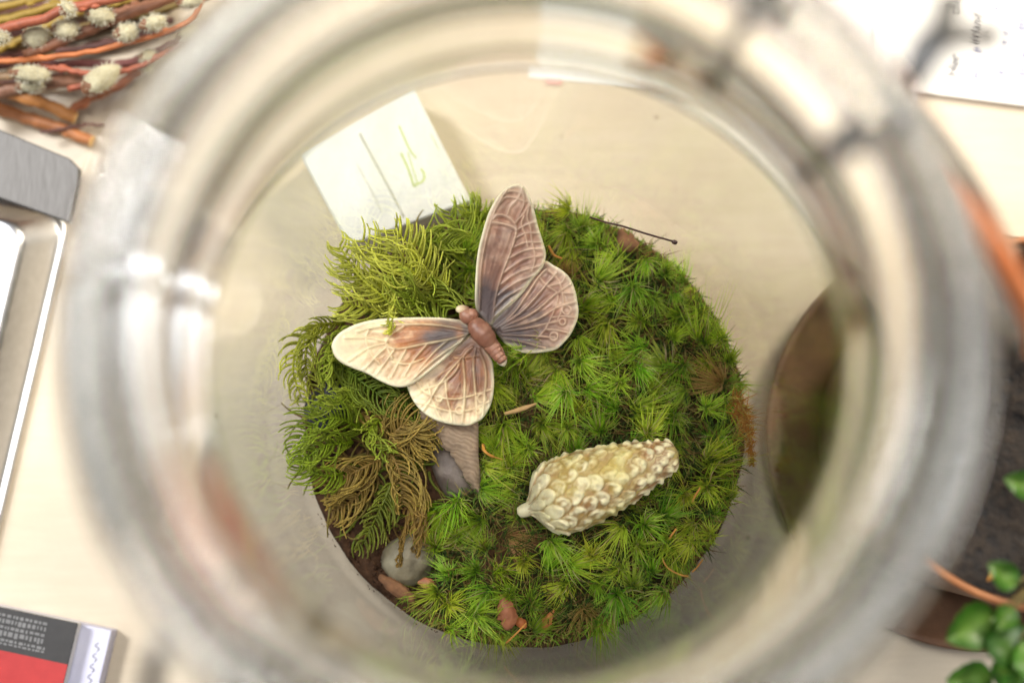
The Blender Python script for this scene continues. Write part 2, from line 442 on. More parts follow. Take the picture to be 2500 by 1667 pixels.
def tuft_data(k, dry=False, tight=False):
    g = np.random.default_rng(100 + k); mb = MB()
    bend = np.array([*(g.normal(0, 0.42, 2)), 0])
    nb = g.integers(85, 115); yel = g.uniform(0, 0.5)
    for j in range(nb):
        az = g.uniform(0, 2 * math.pi); el = rad(g.uniform(2, 78)) if not tight else rad(g.uniform(35, 85))
        d = np.array([math.cos(az) * math.cos(el), math.sin(az) * math.cos(el), math.sin(el)])
        L = g.uniform(0.36, 0.62) * (0.72 if el > 1.0 else 1.0)
        base = np.array([g.normal(0, 0.025), g.normal(0, 0.025), -0.42 + 0.42 * (el / 1.4) + g.uniform(-0.05, 0.08)])
        V, F, t = blade(base, d, L, g.uniform(0.018, 0.031), g.uniform(0.05, 0.65), bend + np.array([*g.normal(0, 0.22, 2), 0]), 6)
        hi = g.random()
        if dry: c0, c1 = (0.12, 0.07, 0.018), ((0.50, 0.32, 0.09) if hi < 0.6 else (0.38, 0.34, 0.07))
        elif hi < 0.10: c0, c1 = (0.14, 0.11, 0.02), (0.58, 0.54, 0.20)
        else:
            y = np.clip(g.uniform(0, 0.7) + yel, 0, 1); c0 = (0.022, 0.085, 0.005)  # deep green bases, darkened further for the shade between tufts
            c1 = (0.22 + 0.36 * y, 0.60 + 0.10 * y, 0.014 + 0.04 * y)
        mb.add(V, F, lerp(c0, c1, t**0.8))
    for j in range(7):
        az = g.uniform(0, 6.28); d = np.array([math.cos(az) * 0.3, math.sin(az) * 0.3, 1.0])
        V, F, t = blade(np.array([0, 0, -0.02]), d, 0.14, 0.03, 0, bend * 0.3, 3)
        mb.add(V, F, lerp((0.14, 0.26, 0.02), (0.42, 0.50, 0.12), t))
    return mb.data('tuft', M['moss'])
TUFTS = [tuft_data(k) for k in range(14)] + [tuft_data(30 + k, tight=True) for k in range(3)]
DRY = [tuft_data(50 + k, dry=True) for k in range(3)]

carpet_edge = np.array([(-1.30, 4.42, 2.2), (-0.25, 4.54, 2.2), (0.85, 4.54, 2.2), (1.69, 4.20, 2.2), (2.36, 3.81, 2.2), (3.03, 3.42, 2.2), (3.60, 2.74, 2.2), (4.09, 1.98, 2.2), (4.41, 1.23, 2.2), (4.52, 0.39, 2.2), (4.50, -0.52, 2.2), (4.36, -1.34, 2.2), (4.02, -2.16, 2.2), (3.60, -2.81, 2.2), (2.94, -3.45, 2.2), (2.28, -3.90, 2.2), (1.46, -4.18, 2.2), (0.65, -4.32, 2.2), (-0.33, -4.34, 2.2), (-1.39, -4.18, 2.2), (-2.29, -3.70, 2.2), (-2.13, -3.05, 2.2), (-1.85, -2.40, 2.2), (-1.81, -1.83, 2.2), (-1.40, -1.34, 2.2), (-1.07, -1.26, 2.2), (-0.95, -0.68, 2.2), (-0.95, -0.10, 2.2), (-0.70, 0.56, 2.2), (-0.58, 1.15, 2.2), (-0.75, 1.90, 2.2), (-1.00, 2.75, 2.2), (-1.17, 3.60, 2.2)])[:, :2]
def inside(p, poly):
    x, y = p; c = False; n = len(poly)
    for i in range(n):
        (x1, y1), (x2, y2) = poly[i], poly[i - 1]
        if (y1 > y) != (y2 > y) and x < (x2 - x1) * (y - y1) / (y2 - y1) + x1: c = not c
    return c
moss = thing('cushion_moss', (1.0, 0.0, 1.7), 'thick bright green cushion moss carpet covering most of the jar floor', 'moss')
_gx = np.linspace(-5, 5, 101); _gp = np.array([(x, y, 0) for x in _gx for y in _gx]); _gn = (fbm(_gp, 0.7, 21) - 0.5).reshape(101, 101)
def moss_height(x, y):
    # the cushion swells in the middle and falls off at the glass
    r = math.hypot(x, y); i = min(99, max(0, int((x + 5) * 10))); j = min(99, max(0, int((y + 5) * 10))); a = (x + 5) * 10 - i; b_ = (y + 5) * 10 - j
    n = _gn[i, j] * (1 - a) * (1 - b_) + _gn[i + 1, j] * a * (1 - b_) + _gn[i, j + 1] * (1 - a) * b_ + _gn[i + 1, j + 1] * a * b_
    return 2.45 + 0.7 * n - 0.50 * max(0, (r - 3.5) / 1.2) ** 2
bare = [(*(2.19, 3.77, 2.2)[:2], 0.42), (*(0.81, -4.10, 2.2)[:2], 0.40), (*(-0.25, -3.86, 2.2)[:2], 0.40)]      # patches of bare soil and bark
pts = np.zeros((0, 2))
for tries in range(14000):
    p = (rng.uniform(-1.8, 4.7), rng.uniform(-4.7, 4.7)); r = math.hypot(*p)
    if r > 4.40: continue
    if len(pts) and ((pts - p)**2).sum(1).min() < (0.435 if r < 3.8 else 0.36)**2: continue
    if not inside(p, carpet_edge) or any(math.hypot(p[0] - q[0], p[1] - q[1]) < q[2] for q in bare): continue
    pts = np.vstack([pts, p])
cone_a, cone_b = np.array((-0.14, -1.86, 2.6)[:2]), np.array((3.06, -0.65, 2.6)[:2])
def seg_dist(p, a, b):
    t = np.clip(np.dot(p - a, b - a) / np.dot(b - a, b - a), 0, 1); return np.linalg.norm(p - a - t * (b - a))
PERCH = [(0.34, 1.50, 3.05), (-0.04, 1.28, 3.02), (0.75, 2.20, 2.95), (2.49, -0.27, 3.12), (-0.53, 1.03, 2.9)]        # tufts that lap over the ornaments
pts = np.vstack([pts, [q[:2] for q in PERCH]])
for i, (x, y) in enumerate(pts):
    dry = rng.random() < 0.05 or math.hypot(x - (4.37, 0.14, 2.3)[0], y - (4.37, 0.14, 2.3)[1]) < 0.35 or math.hypot(x - (-0.33, -2.16, 2.3)[0], y - (-0.33, -2.16, 2.3)[1]) < 0.3
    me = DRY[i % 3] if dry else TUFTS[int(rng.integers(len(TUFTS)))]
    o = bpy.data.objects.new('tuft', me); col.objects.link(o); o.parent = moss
    z = moss_height(x, y) + rng.normal(0, 0.15)
    if seg_dist(np.array([x, y]), cone_a, cone_b) < 0.62: z -= 0.42          # pressed down under the cone
    if i >= len(pts) - len(PERCH): z = PERCH[i - len(pts)][2]
    out = np.array([x, y]) / 4.7
    o.location = ((x - 1.0) * UNIT, y * UNIT, (z - 1.7) * UNIT)
    o.rotation_euler = (rng.normal(0, 0.25) - out[1] * 0.35 * np.linalg.norm(out), rng.normal(0, 0.25) + out[0] * 0.35 * np.linalg.norm(out), rng.uniform(0, 6.28))
    s = rng.uniform(0.80, 1.15) * (0.85 if math.hypot(x, y) > 4.0 else 1.0); o.scale = (s, s, s)
# old leaves, stems and felt below the tufts
mb = MB(); cnt = 0
while cnt < 7000:
    p = (rng.uniform(-1.8, 4.9), rng.uniform(-4.9, 4.9)); r = math.hypot(*p)
    if r > 4.50 or not inside(p, carpet_edge): continue
    cnt += 1
    az = rng.uniform(0, 6.28); el = rng.uniform(-0.1, 1.1)
    d = np.array([math.cos(az) * math.cos(el), math.sin(az) * math.cos(el), math.sin(el)])
    z0 = moss_height(*p) - rng.uniform(0.12, 0.60)
    V, F, t = blade(np.array([p[0], p[1], max(z0, 1.6)]), d, rng.uniform(0.2, 0.45), rng.uniform(0.018, 0.03), rng.uniform(0, 0.4), np.array([*rng.normal(0, 0.2, 2), 0]), 3)
    h = rng.random()
    c = (0.18, 0.105, 0.03) if h < 0.28 else (0.26, 0.21, 0.055) if h < 0.44 else (0.04, 0.08, 0.01) if h < 0.78 else (0.10, 0.18, 0.02)
    mb.add(V, F, lerp(np.array(c) * 0.6, c, t))
# fringe leaning out against the glass
for k in range(1500):
    az = rng.uniform(rad(-125), rad(88)); r = rng.uniform(4.15, 4.42)
    p = np.array([r * math.cos(az), r * math.sin(az), rng.uniform(1.75, 2.35)])
    a2 = az + rng.normal(0, 0.8); el = rng.uniform(-0.1, 1.2)
    V, F, t = blade(p, np.array([math.cos(a2) * math.cos(el), math.sin(a2) * math.cos(el), math.sin(el)]), rng.uniform(0.15, 0.36) * (0.6 if r > 4.3 else 1), 0.022, rng.uniform(0, 0.4), np.array([*rng.normal(0, 0.25, 2), 0]), 4)
    h = rng.random(); c = (0.30, 0.18, 0.05) if h < 0.25 else (0.40, 0.36, 0.09) if h < 0.45 else (0.22, 0.40, 0.03)
    mb.add(V, F, lerp(np.array(c) * 0.4, c, t))
tag(mb.build('old_growth', M['moss_under'], moss), kind='stuff')
# felted mat that carries the tufts, coloured dark for the shade between them
gx = np.arange(-1.9, 4.9, 0.09); gy = np.arange(-4.9, 4.9, 0.09); idx = {}; V = []; F = []
for i, x in enumerate(gx):
    for j, y in enumerate(gy):
        if math.hypot(x, y) < 4.50 and inside((x, y), carpet_edge):
            idx[i, j] = len(V); V.append((x, y, moss_height(x, y) - 0.62))
for (i, j), a in idx.items():
    q = [(i, j), (i + 1, j), (i + 1, j + 1), (i, j + 1)]
    if all(k in idx for k in q): F.append([idx[k] for k in q])
V = np.array(V); V[:, 2] += 0.25 * (fbm(V * [1, 1, 0], 5, 31) - 0.5)
M['felt'] = simple('moss_felt', (0.012, 0.014, 0.004), (0.045, 0.032, 0.012), scale=5, rough=0.95, bumps=0.05, bump_scale=12, spec=0.1)
build('felt_mat', V, F, M['felt'], moss)

# ------------------------------------------------------------------ feather moss at the left
M['feather'] = painted('feather_moss', rough=0.45, spec=0.35, noise=0.12, nscale=10, translucent=0.45)
def frond(name, stem, length, palette, parent, n=15, curl=0.5, seed=0, sides=(1, -1), lift=0.25, angle=58, taper=0.75):
    """a stem with rows of long curved branchlets, each finely leaved; one mesh per frond"""
    g = np.random.default_rng(500 + seed); mb = MB()
    n = int(n * 1.6); S = smooth_line(stem, n + 2); length = length * 1.22
    c_in, c_out = np.array(palette[0]), np.array(palette[1])
    V, F = tube(S, np.linspace(0.040, 0.016, len(S)), 5); mb.add(V, F, c_in * 1.15)
    T = np.gradient(S, axis=0); T /= np.linalg.norm(T, axis=1)[:, None]
    swing = g.choice([0.55, 1.0])
    for i in range(n + 2):
        u = i / (n + 1)
        L0 = length * (0.45 + 0.55 * math.sin(math.pi * min(1, u * 0.85 + 0.12))) * (1 - (1 - taper) * u)
        for sd in sides:
            side = np.cross([0, 0, 1.0], T[i]) * sd; side /= np.linalg.norm(side) + 1e-9
            an = rad(angle + g.normal(0, 5)); L = L0 * g.uniform(0.85, 1.1) * (swing if sd < 0 else 1)
            m = 15
            t = np.linspace(0, 1, m)[:, None]
            turn = rad(140) * curl * g.uniform(0.85, 1.15) * np.linspace(0, 1, m)**1.2
            ph = rad(90) - an + (turn if g.random() < 0.97 else -0.4 * turn)       # the heading swings over towards the frond tip
            H = side * np.cos(ph)[:, None] + T[i] * np.sin(ph)[:, None] + np.array([0, 0, 1.0]) * ((lift + 0.15 + g.normal(0, 0.10)) - g.uniform(0.5, 0.9) * t)
            H /= np.linalg.norm(H, axis=1)[:, None]
            P = S[i] + g.normal(0, 0.02, 3) + np.vstack([[0, 0, 0], np.cumsum(H[:-1] * (L / (m - 1)), axis=0)])
            shade = g.uniform(0.72, 1.2)
            V, F = tube(P, 0.019 * (1.05 - 0.75 * t[:, 0]) + 0.005, 4, False)
            mb.add(V, F, lerp(c_in, c_out, np.repeat(t[:, 0], 4)**0.7) * shade)
            # overlapping tiny leaves hugging the branchlet
            q = 46; f = (np.arange(q) + 0.5) / q * (m - 1); a_ = f.astype(int); b_ = (f - a_)[:, None]
            p0 = P[a_] * (1 - b_) + P[np.minimum(a_ + 1, m - 1)] * b_; tb = H[a_]
            sv = np.cross(tb, g.normal(0, 1, (q, 3))); sv /= np.linalg.norm(sv, axis=1)[:, None] + 1e-9
            w = (0.060 * (1.08 - 0.65 * f / (m - 1)))[:, None]
            nv = np.cross(tb, sv) * 0.016
            Q = np.stack([p0 - nv, p0 + nv + tb * 0.02, p0 + tb * w * 1.35 + sv * w * 0.62], 1).reshape(-1, 3)
            cl = lerp(c_in, c_out, np.repeat(f / (m - 1), 3)**0.7) * shade * np.repeat(g.uniform(0.85, 1.35, q), 3)[:, None]
            mb.add(Q, [[3 * k, 3 * k + 1, 3 * k + 2] for k in range(q)], cl)
    return mb.build(name, M['feather'], parent)
LIME = ((0.50, 0.52, 0.045), (0.80, 0.82, 0.17)); GREEN = ((0.26, 0.34, 0.02), (0.56, 0.64, 0.09)); OLIVE = ((0.27, 0.17, 0.04), (0.56, 0.42, 0.10)); DARK = ((0.11, 0.17, 0.014), (0.32, 0.40, 0.05)); GOLD = ((0.20, 0.12, 0.03), (0.42, 0.28, 0.07))

fm1 = thing('feather_moss', (-2.71, 2.47, 1.8), 'yellow-green feathery moss spray above the left butterfly wing', 'moss', 'feather moss sprays')
frond('frond', [(-2.61, 1.88, 2.4), (-2.59, 2.46, 3), (-2.75, 2.98, 3.3), (-3.16, 3.48, 3.3)], 0.95, LIME, fm1, 11, 0.35, 1, lift=0.2)
frond('frond', [(-1.61, 2.37, 2.5), (-1.92, 2.87, 3), (-2.22, 3.31, 3.3), (-2.55, 3.72, 3.3)], 1.15, LIME, fm1, 12, 0.25, 2, sides=(-1, -1, 1))
frond('frond', [(-2.59, 2.67, 3.2), (-2.59, 2.15, 3.4), (-2.63, 1.72, 3.6)], 0.55, LIME, fm1, 6, 0.9, 3, angle=30)
frond('frond', [(-2.33, 3.06, 2.4), (-2.05, 2.65, 2.8), (-1.56, 2.18, 2.6)], 0.9, GREEN, fm1, 11, 0.6, 4)
frond('frond', [(-2.42, 2.07, 2.2), (-2.97, 2.19, 2.6), (-3.64, 2.37, 2.5)], 0.85, LIME, fm1, 12, 0.5, 5)
frond('frond', [(-2.82, 2.70, 2.5), (-3.30, 2.75, 2.7), (-3.68, 3.02, 2.6)], 0.7, LIME, fm1, 8, 0.6, 6)
frond('frond', [(-2.25, 3.65, 2.4), (-1.81, 3.57, 2.8), (-1.32, 3.51, 2.7)], 0.8, GREEN, fm1, 9, 0.6, 24)
frond('frond', [(-2.23, 2.12, 2.5), (-2.83, 2.42, 3.2), (-3.38, 2.94, 3.1), (-3.70, 3.47, 2.9)], 0.85, LIME, fm1, 11, 0.6, 31)
frond('frond', [(-1.80, 2.65, 2.8), (-2.25, 2.88, 3.4), (-2.83, 3.31, 3.3)], 0.8, LIME, fm1, 11, 0.7, 32, sides=(1, -1))
frond('frond', [(-1.81, 2.10, 2.6), (-2.19, 2.28, 3.1), (-2.38, 2.65, 3.3)], 0.8, GREEN, fm1, 11, 0.7, 33)
fm2 = thing('feather_moss', (-1.27, 3.59, 1.8), 'darker green feathery moss tucked behind the upright butterfly wing', 'moss', 'feather moss sprays')
frond('frond', [(-1.18, 2.78, 2), (-1.25, 3.39, 2.4), (-1.33, 3.88, 2.5), (-1.50, 4.22, 2.5)], 0.8, GREEN, fm2, 11, 0.4, 7)
frond('frond', [(-1.60, 2.44, 2), (-1.59, 3.09, 2.2), (-1.76, 3.67, 2.3)], 0.8, DARK, fm2, 11, 0.4, 8)
frond('frond', [(-0.84, 3.96, 2.1), (-0.92, 4.16, 2.4), (-1.08, 4.35, 2.5)], 0.5, GREEN, fm2, 7, 0.4, 9)
fm3 = thing('feather_moss', (-4.04, 0.86, 1.8), 'olive-green drooping feather moss below the left wing tip', 'moss', 'feather moss sprays')
frond('frond', [(-3.67, 1.99, 2.2), (-4.19, 1.84, 2.7), (-4.38, 1.18, 2.7), (-4.21, 0.46, 2.4)], 0.62, ((0.26, 0.27, 0.02), (0.48, 0.52, 0.07)), fm3, 14, 0.5, 10)
frond('frond', [(-3.84, 1.25, 2.1), (-3.28, 0.78, 2.6), (-2.62, 0.28, 2.6)], 0.75, DARK, fm3, 13, 0.6, 11)
frond('frond', [(-4.03, 1.43, 2), (-3.73, 0.81, 2.3), (-3.38, 0.30, 2.4)], 0.7, GREEN, fm3, 12, 0.6, 12)
frond('frond', [(-3.19, 1.10, 1.9), (-2.65, 0.64, 2.3), (-2.14, 0.13, 2.4)], 0.7, DARK, fm3, 11, 0.6, 13)
frond('frond', [(-3.99, 1.89, 2.3), (-4.49, 1.60, 2.6), (-4.64, 1.02, 2.6), (-4.51, 0.47, 2.3)], 0.5, LIME, fm3, 12, 0.6, 34)
frond('frond', [(-3.49, 1.89, 2.3), (-3.94, 1.43, 2.7), (-4.01, 0.77, 2.7)], 0.6, GREEN, fm3, 10, 0.7, 35)
fm4 = thing('feather_moss', (-4.36, -0.41, 1.8), 'bright green feather moss curling against the glass at the far left', 'moss', 'feather moss sprays')
frond('frond', [(-3.24, -0.18, 2.1), (-3.74, 0.02, 2.8), (-4.21, -0.15, 2.9), (-4.52, -0.54, 2.7)], 0.75, ((0.22, 0.32, 0.015), (0.46, 0.58, 0.06)), fm4, 14, 0.45, 14)
frond('frond', [(-3.41, -0.92, 2), (-3.83, -1.11, 2.6), (-4.27, -1.03, 2.7), (-4.50, -0.78, 2.5)], 0.65, ((0.22, 0.32, 0.015), (0.48, 0.60, 0.06)), fm4, 12, 0.5, 15)
frond('frond', [(-2.89, 0.06, 2.3), (-3.07, -0.31, 2.9), (-2.76, -0.71, 2.8)], 0.6, GREEN, fm4, 9, 0.5, 16)
frond('frond', [(-3.46, -0.44, 2.3), (-3.96, -0.55, 2.9), (-4.42, -0.87, 2.8)], 0.7, ((0.22, 0.32, 0.015), (0.48, 0.60, 0.06)), fm4, 11, 0.6, 36)
frond('frond', [(-3.14, 0.39, 2.3), (-3.66, 0.43, 2.8), (-4.24, 0.19, 2.7)], 0.6, GREEN, fm4, 11, 0.6, 37)
fm5 = thing('feather_moss', (-2.76, -1.24, 1.8), 'brown-olive feather moss fan with long drooping ribs beside the grey sliver', 'moss', 'feather moss sprays')
frond('frond', [(-2.87, -0.61, 2.5), (-2.41, -0.13, 2.6), (-2.05, -0.45, 2.5)], 0.85, OLIVE, fm5, 12, 0.6, 17, sides=(1, -1, -1))
frond('frond', [(-2.73, -0.54, 2.6), (-2.48, -1.03, 2.7), (-2.41, -1.67, 2.4)], 1.0, OLIVE, fm5, 15, 0.7, 18)
frond('frond', [(-2.87, -0.77, 2.4), (-3.35, -1.02, 2.5), (-3.96, -1.34, 2.2)], 0.8, OLIVE, fm5, 14, 0.6, 19)
frond('frond', [(-2.96, -1.10, 2.3), (-3.45, -1.59, 2.3), (-3.91, -1.83, 1.9)], 0.7, OLIVE, fm5, 12, 0.6, 20)
frond('frond', [(-2.65, -1.27, 2.5), (-2.89, -1.83, 2.5), (-3.28, -2.52, 2.2)], 0.55, ((0.14, 0.17, 0.012), (0.32, 0.36, 0.05)), fm5, 12, 0.35, 21)
frond('frond', [(-2.30, -1.75, 2.3), (-2.41, -2.32, 2.4), (-2.49, -2.81, 2.35)], 0.30, GOLD, fm5, 8, 0.3, 22, angle=22)
frond('frond', [(-2.01, -1.42, 2.3), (-2.12, -2.00, 2.5), (-2.17, -2.56, 2.2)], 0.5, GOLD, fm5, 10, 0.5, 38, angle=35)
frond('frond', [(-3.31, 0.14, 2.3), (-2.62, -0.20, 2.5), (-2.05, -0.77, 2.4)], 0.75, OLIVE, fm5, 12, 0.6, 23)
frond('frond', [(-2.39, -1.26, 2.2), (-2.13, -1.75, 2.4), (-2.02, -2.32, 2.1)], 0.55, GOLD, fm5, 9, 0.5, 25, angle=30)

# matted older branchlets under the sprays
LEFT = [(-3.9, 1.2), (-3.2, 2.9), (-1.8, 3.9), (-1.2, 2.2), (-1.0, 0.8), (-1.2, -0.3), (-1.9, -1.2), (-2.4, -1.9), (-3.4, -2.3), (-4.3, -0.9), (-4.4, 0.3)]
mb = MB(); cnt = 0
while cnt < 520:
    p = (rng.uniform(-4.5, -0.9), rng.uniform(-2.6, 4.2))
    if math.hypot(*p) > 4.35 or not inside(p, LEFT): continue
    cnt += 1
    az = rng.uniform(0, 6.28); L = rng.uniform(0.4, 0.9); m = 9; t = np.linspace(0, 1, m); k = rng.normal(0, 1.6)
    H = np.c_[np.cos(az + k * t), np.sin(az + k * t), 0.35 - 0.9 * t]; P = np.array([p[0], p[1], 1.75 + rng.uniform(0, 0.35)]) + np.vstack([[0, 0, 0], np.cumsum(H[:-1] * L / (m - 1), axis=0)])
    V, F = tube(P, 0.030 * (1.1 - 0.7 * t), 4, False)
    c = np.array(((0.24, 0.15, 0.04), (0.30, 0.24, 0.05), (0.20, 0.26, 0.025), (0.28, 0.34, 0.04))[int(rng.integers(4))])
    mb.add(V, F, np.outer(0.8 + 0.35 * rng.random(len(V)), c))
tag(mb.build('moss_litter', M['feather']), 'matted olive and brown moss litter under the feather moss', 'moss', kind='stuff')

# ------------------------------------------------------------------ pebbles, grey sliver, bark, bits
def pebble(name, c, sx, sy, sz, az, seed, mat, label):
    n, m = 28, 18; V = []; 
    for i in range(m + 1):
        th = math.pi * i / m
        for j in range(n):
            ph = 2 * math.pi * j / n; V.append((math.sin(th) * math.cos(ph), math.sin(th) * math.sin(ph), math.cos(th)))
    V = np.array(V); V = np.sign(V) * np.abs(V)**0.85; V *= (0.72 + 0.42 * fbm(V + seed, 1.3, seed) + 0.10 * fbm(V + seed, 5, seed + 9))[:, None]
    V = rotz(V * [sx, sy, sz], az) + c
    F = [[i * n + j, (i + 1) * n + j, (i + 1) * n + (j + 1) % n, i * n + (j + 1) % n] for i in range(m) for j in range(n)]
    return tag(build(name, V, F, mat), label, 'pebble')
M['quartz'] = simple('milky_quartz', (0.15, 0.115, 0.06), (0.30, 0.275, 0.19), scale=2.2, rough=0.62, sss=0.2, bumps=0.03, bump_scale=5)
M['quartz_grey'] = simple('grey_quartz', (0.11, 0.08, 0.065), (0.22, 0.18, 0.15), scale=2.2, rough=0.6, sss=0.3, bumps=0.01)
M['slate'] = simple('dark_stone', (0.02, 0.022, 0.03), (0.05, 0.05, 0.06), scale=2, rough=0.5, bumps=0.02)
pebble('pebble', (-2.34, -2.75, 1.66), 0.60, 0.50, 0.38, 30, 1, M['quartz'], 'milky white pebble on the soil at the lower left of the moss')
pebble('pebble', (-1.47, -0.91, 1.75), 0.42, 0.70, 0.36, 25, 2, M['quartz_grey'], 'greyish translucent pebble half hidden between grey sliver and brown moss')
pebble('pebble', (-4.02, 0.34, 1.95), 0.55, 0.42, 0.30, 60, 3, M['slate'], 'dark slate-coloured pebble under the left feather moss')

def sliver():
    mb = MB(); n, m = 30, 10
    Lf = smooth_line([(-2.23, 0.22, 2.35), (-1.93, -0.12, 2.4), (-1.68, -0.49, 2.45), (-1.39, -0.77, 2.4), (-1.19, -1.18, 2.35), (-0.89, -1.49, 2.2)], n)
    Rt = smooth_line([(-1.06, 0.51, 2.75), (-0.93, 0.02, 2.75), (-0.91, -0.30, 2.7), (-0.91, -0.70, 2.6), (-0.88, -1.10, 2.45), (-0.87, -1.47, 2.25)], n)
    Lf[:, :2] += rng.normal(0, 0.018, (n, 2))
    t = np.linspace(0, 1, m)[None, :, None]
    G = Lf[:, None] * (1 - t) + Rt[:, None] * t; G = G.reshape(-1, 3)
    u = np.tile(np.linspace(0, 1, m), n); G[:, 2] += 0.14 * np.sin(u * math.pi)
    F = [[i * m + j, i * m + j + 1, (i + 1) * m + j + 1, (i + 1) * m + j] for i in range(n - 1) for j in range(m - 1)]
    B = G - [0, 0, 0.07]; k = len(G)
    F2 = [[a + k for a in f[::-1]] for f in F]
    edge = [i * m for i in range(n)] + [(n - 1) * m + j for j in range(1, m)] + [i * m + m - 1 for i in range(n - 2, -1, -1)] + [j for j in range(m - 2, 0, -1)]
    F3 = [[edge[i], edge[(i + 1) % len(edge)], edge[(i + 1) % len(edge)] + k, edge[i] + k] for i in range(len(edge))]
    return np.vstack([G, B]), F + F2 + F3
def ribbed_mat():
    m, nt, b = new_mat('ribbed_bark'); v = coords(nt)
    mp = N(nt, 'ShaderNodeMapping'); mp.inputs['Rotation'].default_value = (0, 0, rad(20)); nt.links.new(v, mp.inputs['Vector'])
    w = N(nt, 'ShaderNodeTexWave', Scale=3.6, Distortion=9.0, Detail=2.0); w.bands_direction = 'Y'; nt.links.new(mp.outputs[0], w.inputs['Vector'])
    n = N(nt, 'ShaderNodeTexNoise', Scale=5.0, Detail=4.0); nt.links.new(v, n.inputs['Vector'])
    c = mix(nt, ramp(nt, w.outputs['Fac'], [(0.0, (0.25, 0.175, 0.115)), (1.0, (0.32, 0.235, 0.16))]), ramp(nt, n.outputs['Fac'], [(0.3, (0.8, 0.8, 0.8)), (0.7, (1.1, 1.08, 1.05))]), 1.0, 'MULTIPLY')
    nt.links.new(c, b.inputs['Base Color']); b.inputs['Roughness'].default_value = 0.85
    bump(nt, b, w.outputs['Fac'], 0.5, 0.010); return m
V, F = sliver()
tag(build('bark_sliver', V, F, ribbed_mat()), 'tapered grey-tan ribbed sliver of bark below the lower butterfly wing', 'bark')

M['bark'] = simple('brown_bark', (0.10, 0.045, 0.02), (0.30, 0.14, 0.06), scale=3, rough=0.85, bumps=0.04, bump_scale=8, stretch=(1, 1, 1))
def chip(name, P, w, th, mat, label, cat, curl=0.0, seed=0):
    """a torn flat chip along a centre line with widths w"""
    n = 16; m = 5; g = np.random.default_rng(seed); S = smooth_line(P, n); W = np.interp(np.linspace(0, 1, n), np.linspace(0, 1, len(w)), w)
    T = np.gradient(S, axis=0); sd = np.cross(T, [0, 0, 1.0]); sd /= np.linalg.norm(sd, axis=1)[:, None]
    u = np.linspace(-1, 1, m)
    G = (S[:, None] + sd[:, None] * (u[None, :, None] * W[:, None, None] / 2 * (1 + g.normal(0, 0.06, (n, 1, 1))))).reshape(-1, 3)
    G[:, 2] += -curl * np.tile(u**2, n) * np.repeat(W, m) + g.normal(0, 0.008, len(G))
    k = len(G); B = G - [0, 0, th]
    F = [[i * m + j, i * m + j + 1, (i + 1) * m + j + 1, (i + 1) * m + j] for i in range(n - 1) for j in range(m - 1)]
    edge = [i * m for i in range(n)] + [(n - 1) * m + j for j in range(1, m)] + [i * m + m - 1 for i in range(n - 2, -1, -1)] + [j for j in range(m - 2, 0, -1)]
    F += [[a + k for a in f[::-1]] for f in F] + [[edge[i], edge[(i + 1) % len(edge)], edge[(i + 1) % len(edge)] + k, edge[i] + k] for i in range(len(edge))]
    return tag(build(name, np.vstack([G, B]), F, mat), label, cat)
M['dead_leaf'] = simple('dead_leaf', (0.22, 0.07, 0.03), (0.42, 0.16, 0.07), scale=3, rough=0.6, bumps=0.02, bump_scale=12)
M['rust_leaf'] = simple('rust_leaf', (0.35, 0.09, 0.02), (0.50, 0.17, 0.04), scale=3, rough=0.6, bumps=0.02, bump_scale=12)
M['needle'] = simple('dry_needle', (0.38, 0.22, 0.08), (0.55, 0.36, 0.16), scale=4, rough=0.7, bumps=0.01)
M['root'] = simple('orange_root', (0.50, 0.20, 0.03), (0.65, 0.32, 0.06), scale=4, rough=0.6)
M['stalk'] = simple('dark_stalk', (0.035, 0.015, 0.012), (0.08, 0.03, 0.02), scale=4, rough=0.4)
chip('bark_chip', [(-2.95, -3.10, 1.8), (-2.60, -3.34, 1.95), (-2.21, -3.59, 1.9)], (0.10, 0.26, 0.28, 0.12), 0.10, M['bark'], 'brown bark chip at the lower left rim of the moss', 'bark', 0.2, 1)
chip('dead_leaf', [(-0.47, -3.45, 2.45), (-0.37, -3.72, 2.5), (-0.33, -3.99, 2.45), (-0.42, -4.09, 2.4)], (0.02, 0.30, 0.42, 0.16), 0.03, M['dead_leaf'], 'reddish brown curled leaf scrap near the bottom edge of the moss', 'leaf', 0.25, 2)
chip('dead_leaf', [(0.58, -3.75, 2.35), (0.48, -3.93, 2.35), (0.37, -4.13, 2.3)], (0.04, 0.14, 0.20, 0.10), 0.03, M['rust_leaf'], 'narrow rust-orange leaf scrap low right of the red-brown one', 'leaf', 0.2, 3)
chip('dead_leaf', [(-0.23, -3.95, 2.25), (-0.07, -4.01, 2.28), (0.03, -4.11, 2.25)], (0.06, 0.18, 0.20, 0.06), 0.03, M['rust_leaf'], 'small rusty leaf flake just right of the red-brown leaf scrap', 'leaf', 0.2, 4)
chip('dead_leaf', [(-2.14, -3.22, 2.1), (-1.93, -3.25, 2.15), (-1.79, -3.38, 2.1)], (0.05, 0.22, 0.22, 0.08), 0.03, M['dead_leaf'], 'dark red-brown leaf scrap beside the white pebble', 'leaf', 0.2, 5)
chip('bark_piece', [(1.98, 3.92, 2.3), (2.13, 3.63, 2.45), (2.34, 3.56, 2.4)], (0.14, 0.34, 0.38, 0.14), 0.12, M['bark'], 'crumbly brown bark lump at the upper edge of the moss', 'bark', 0.3, 6)

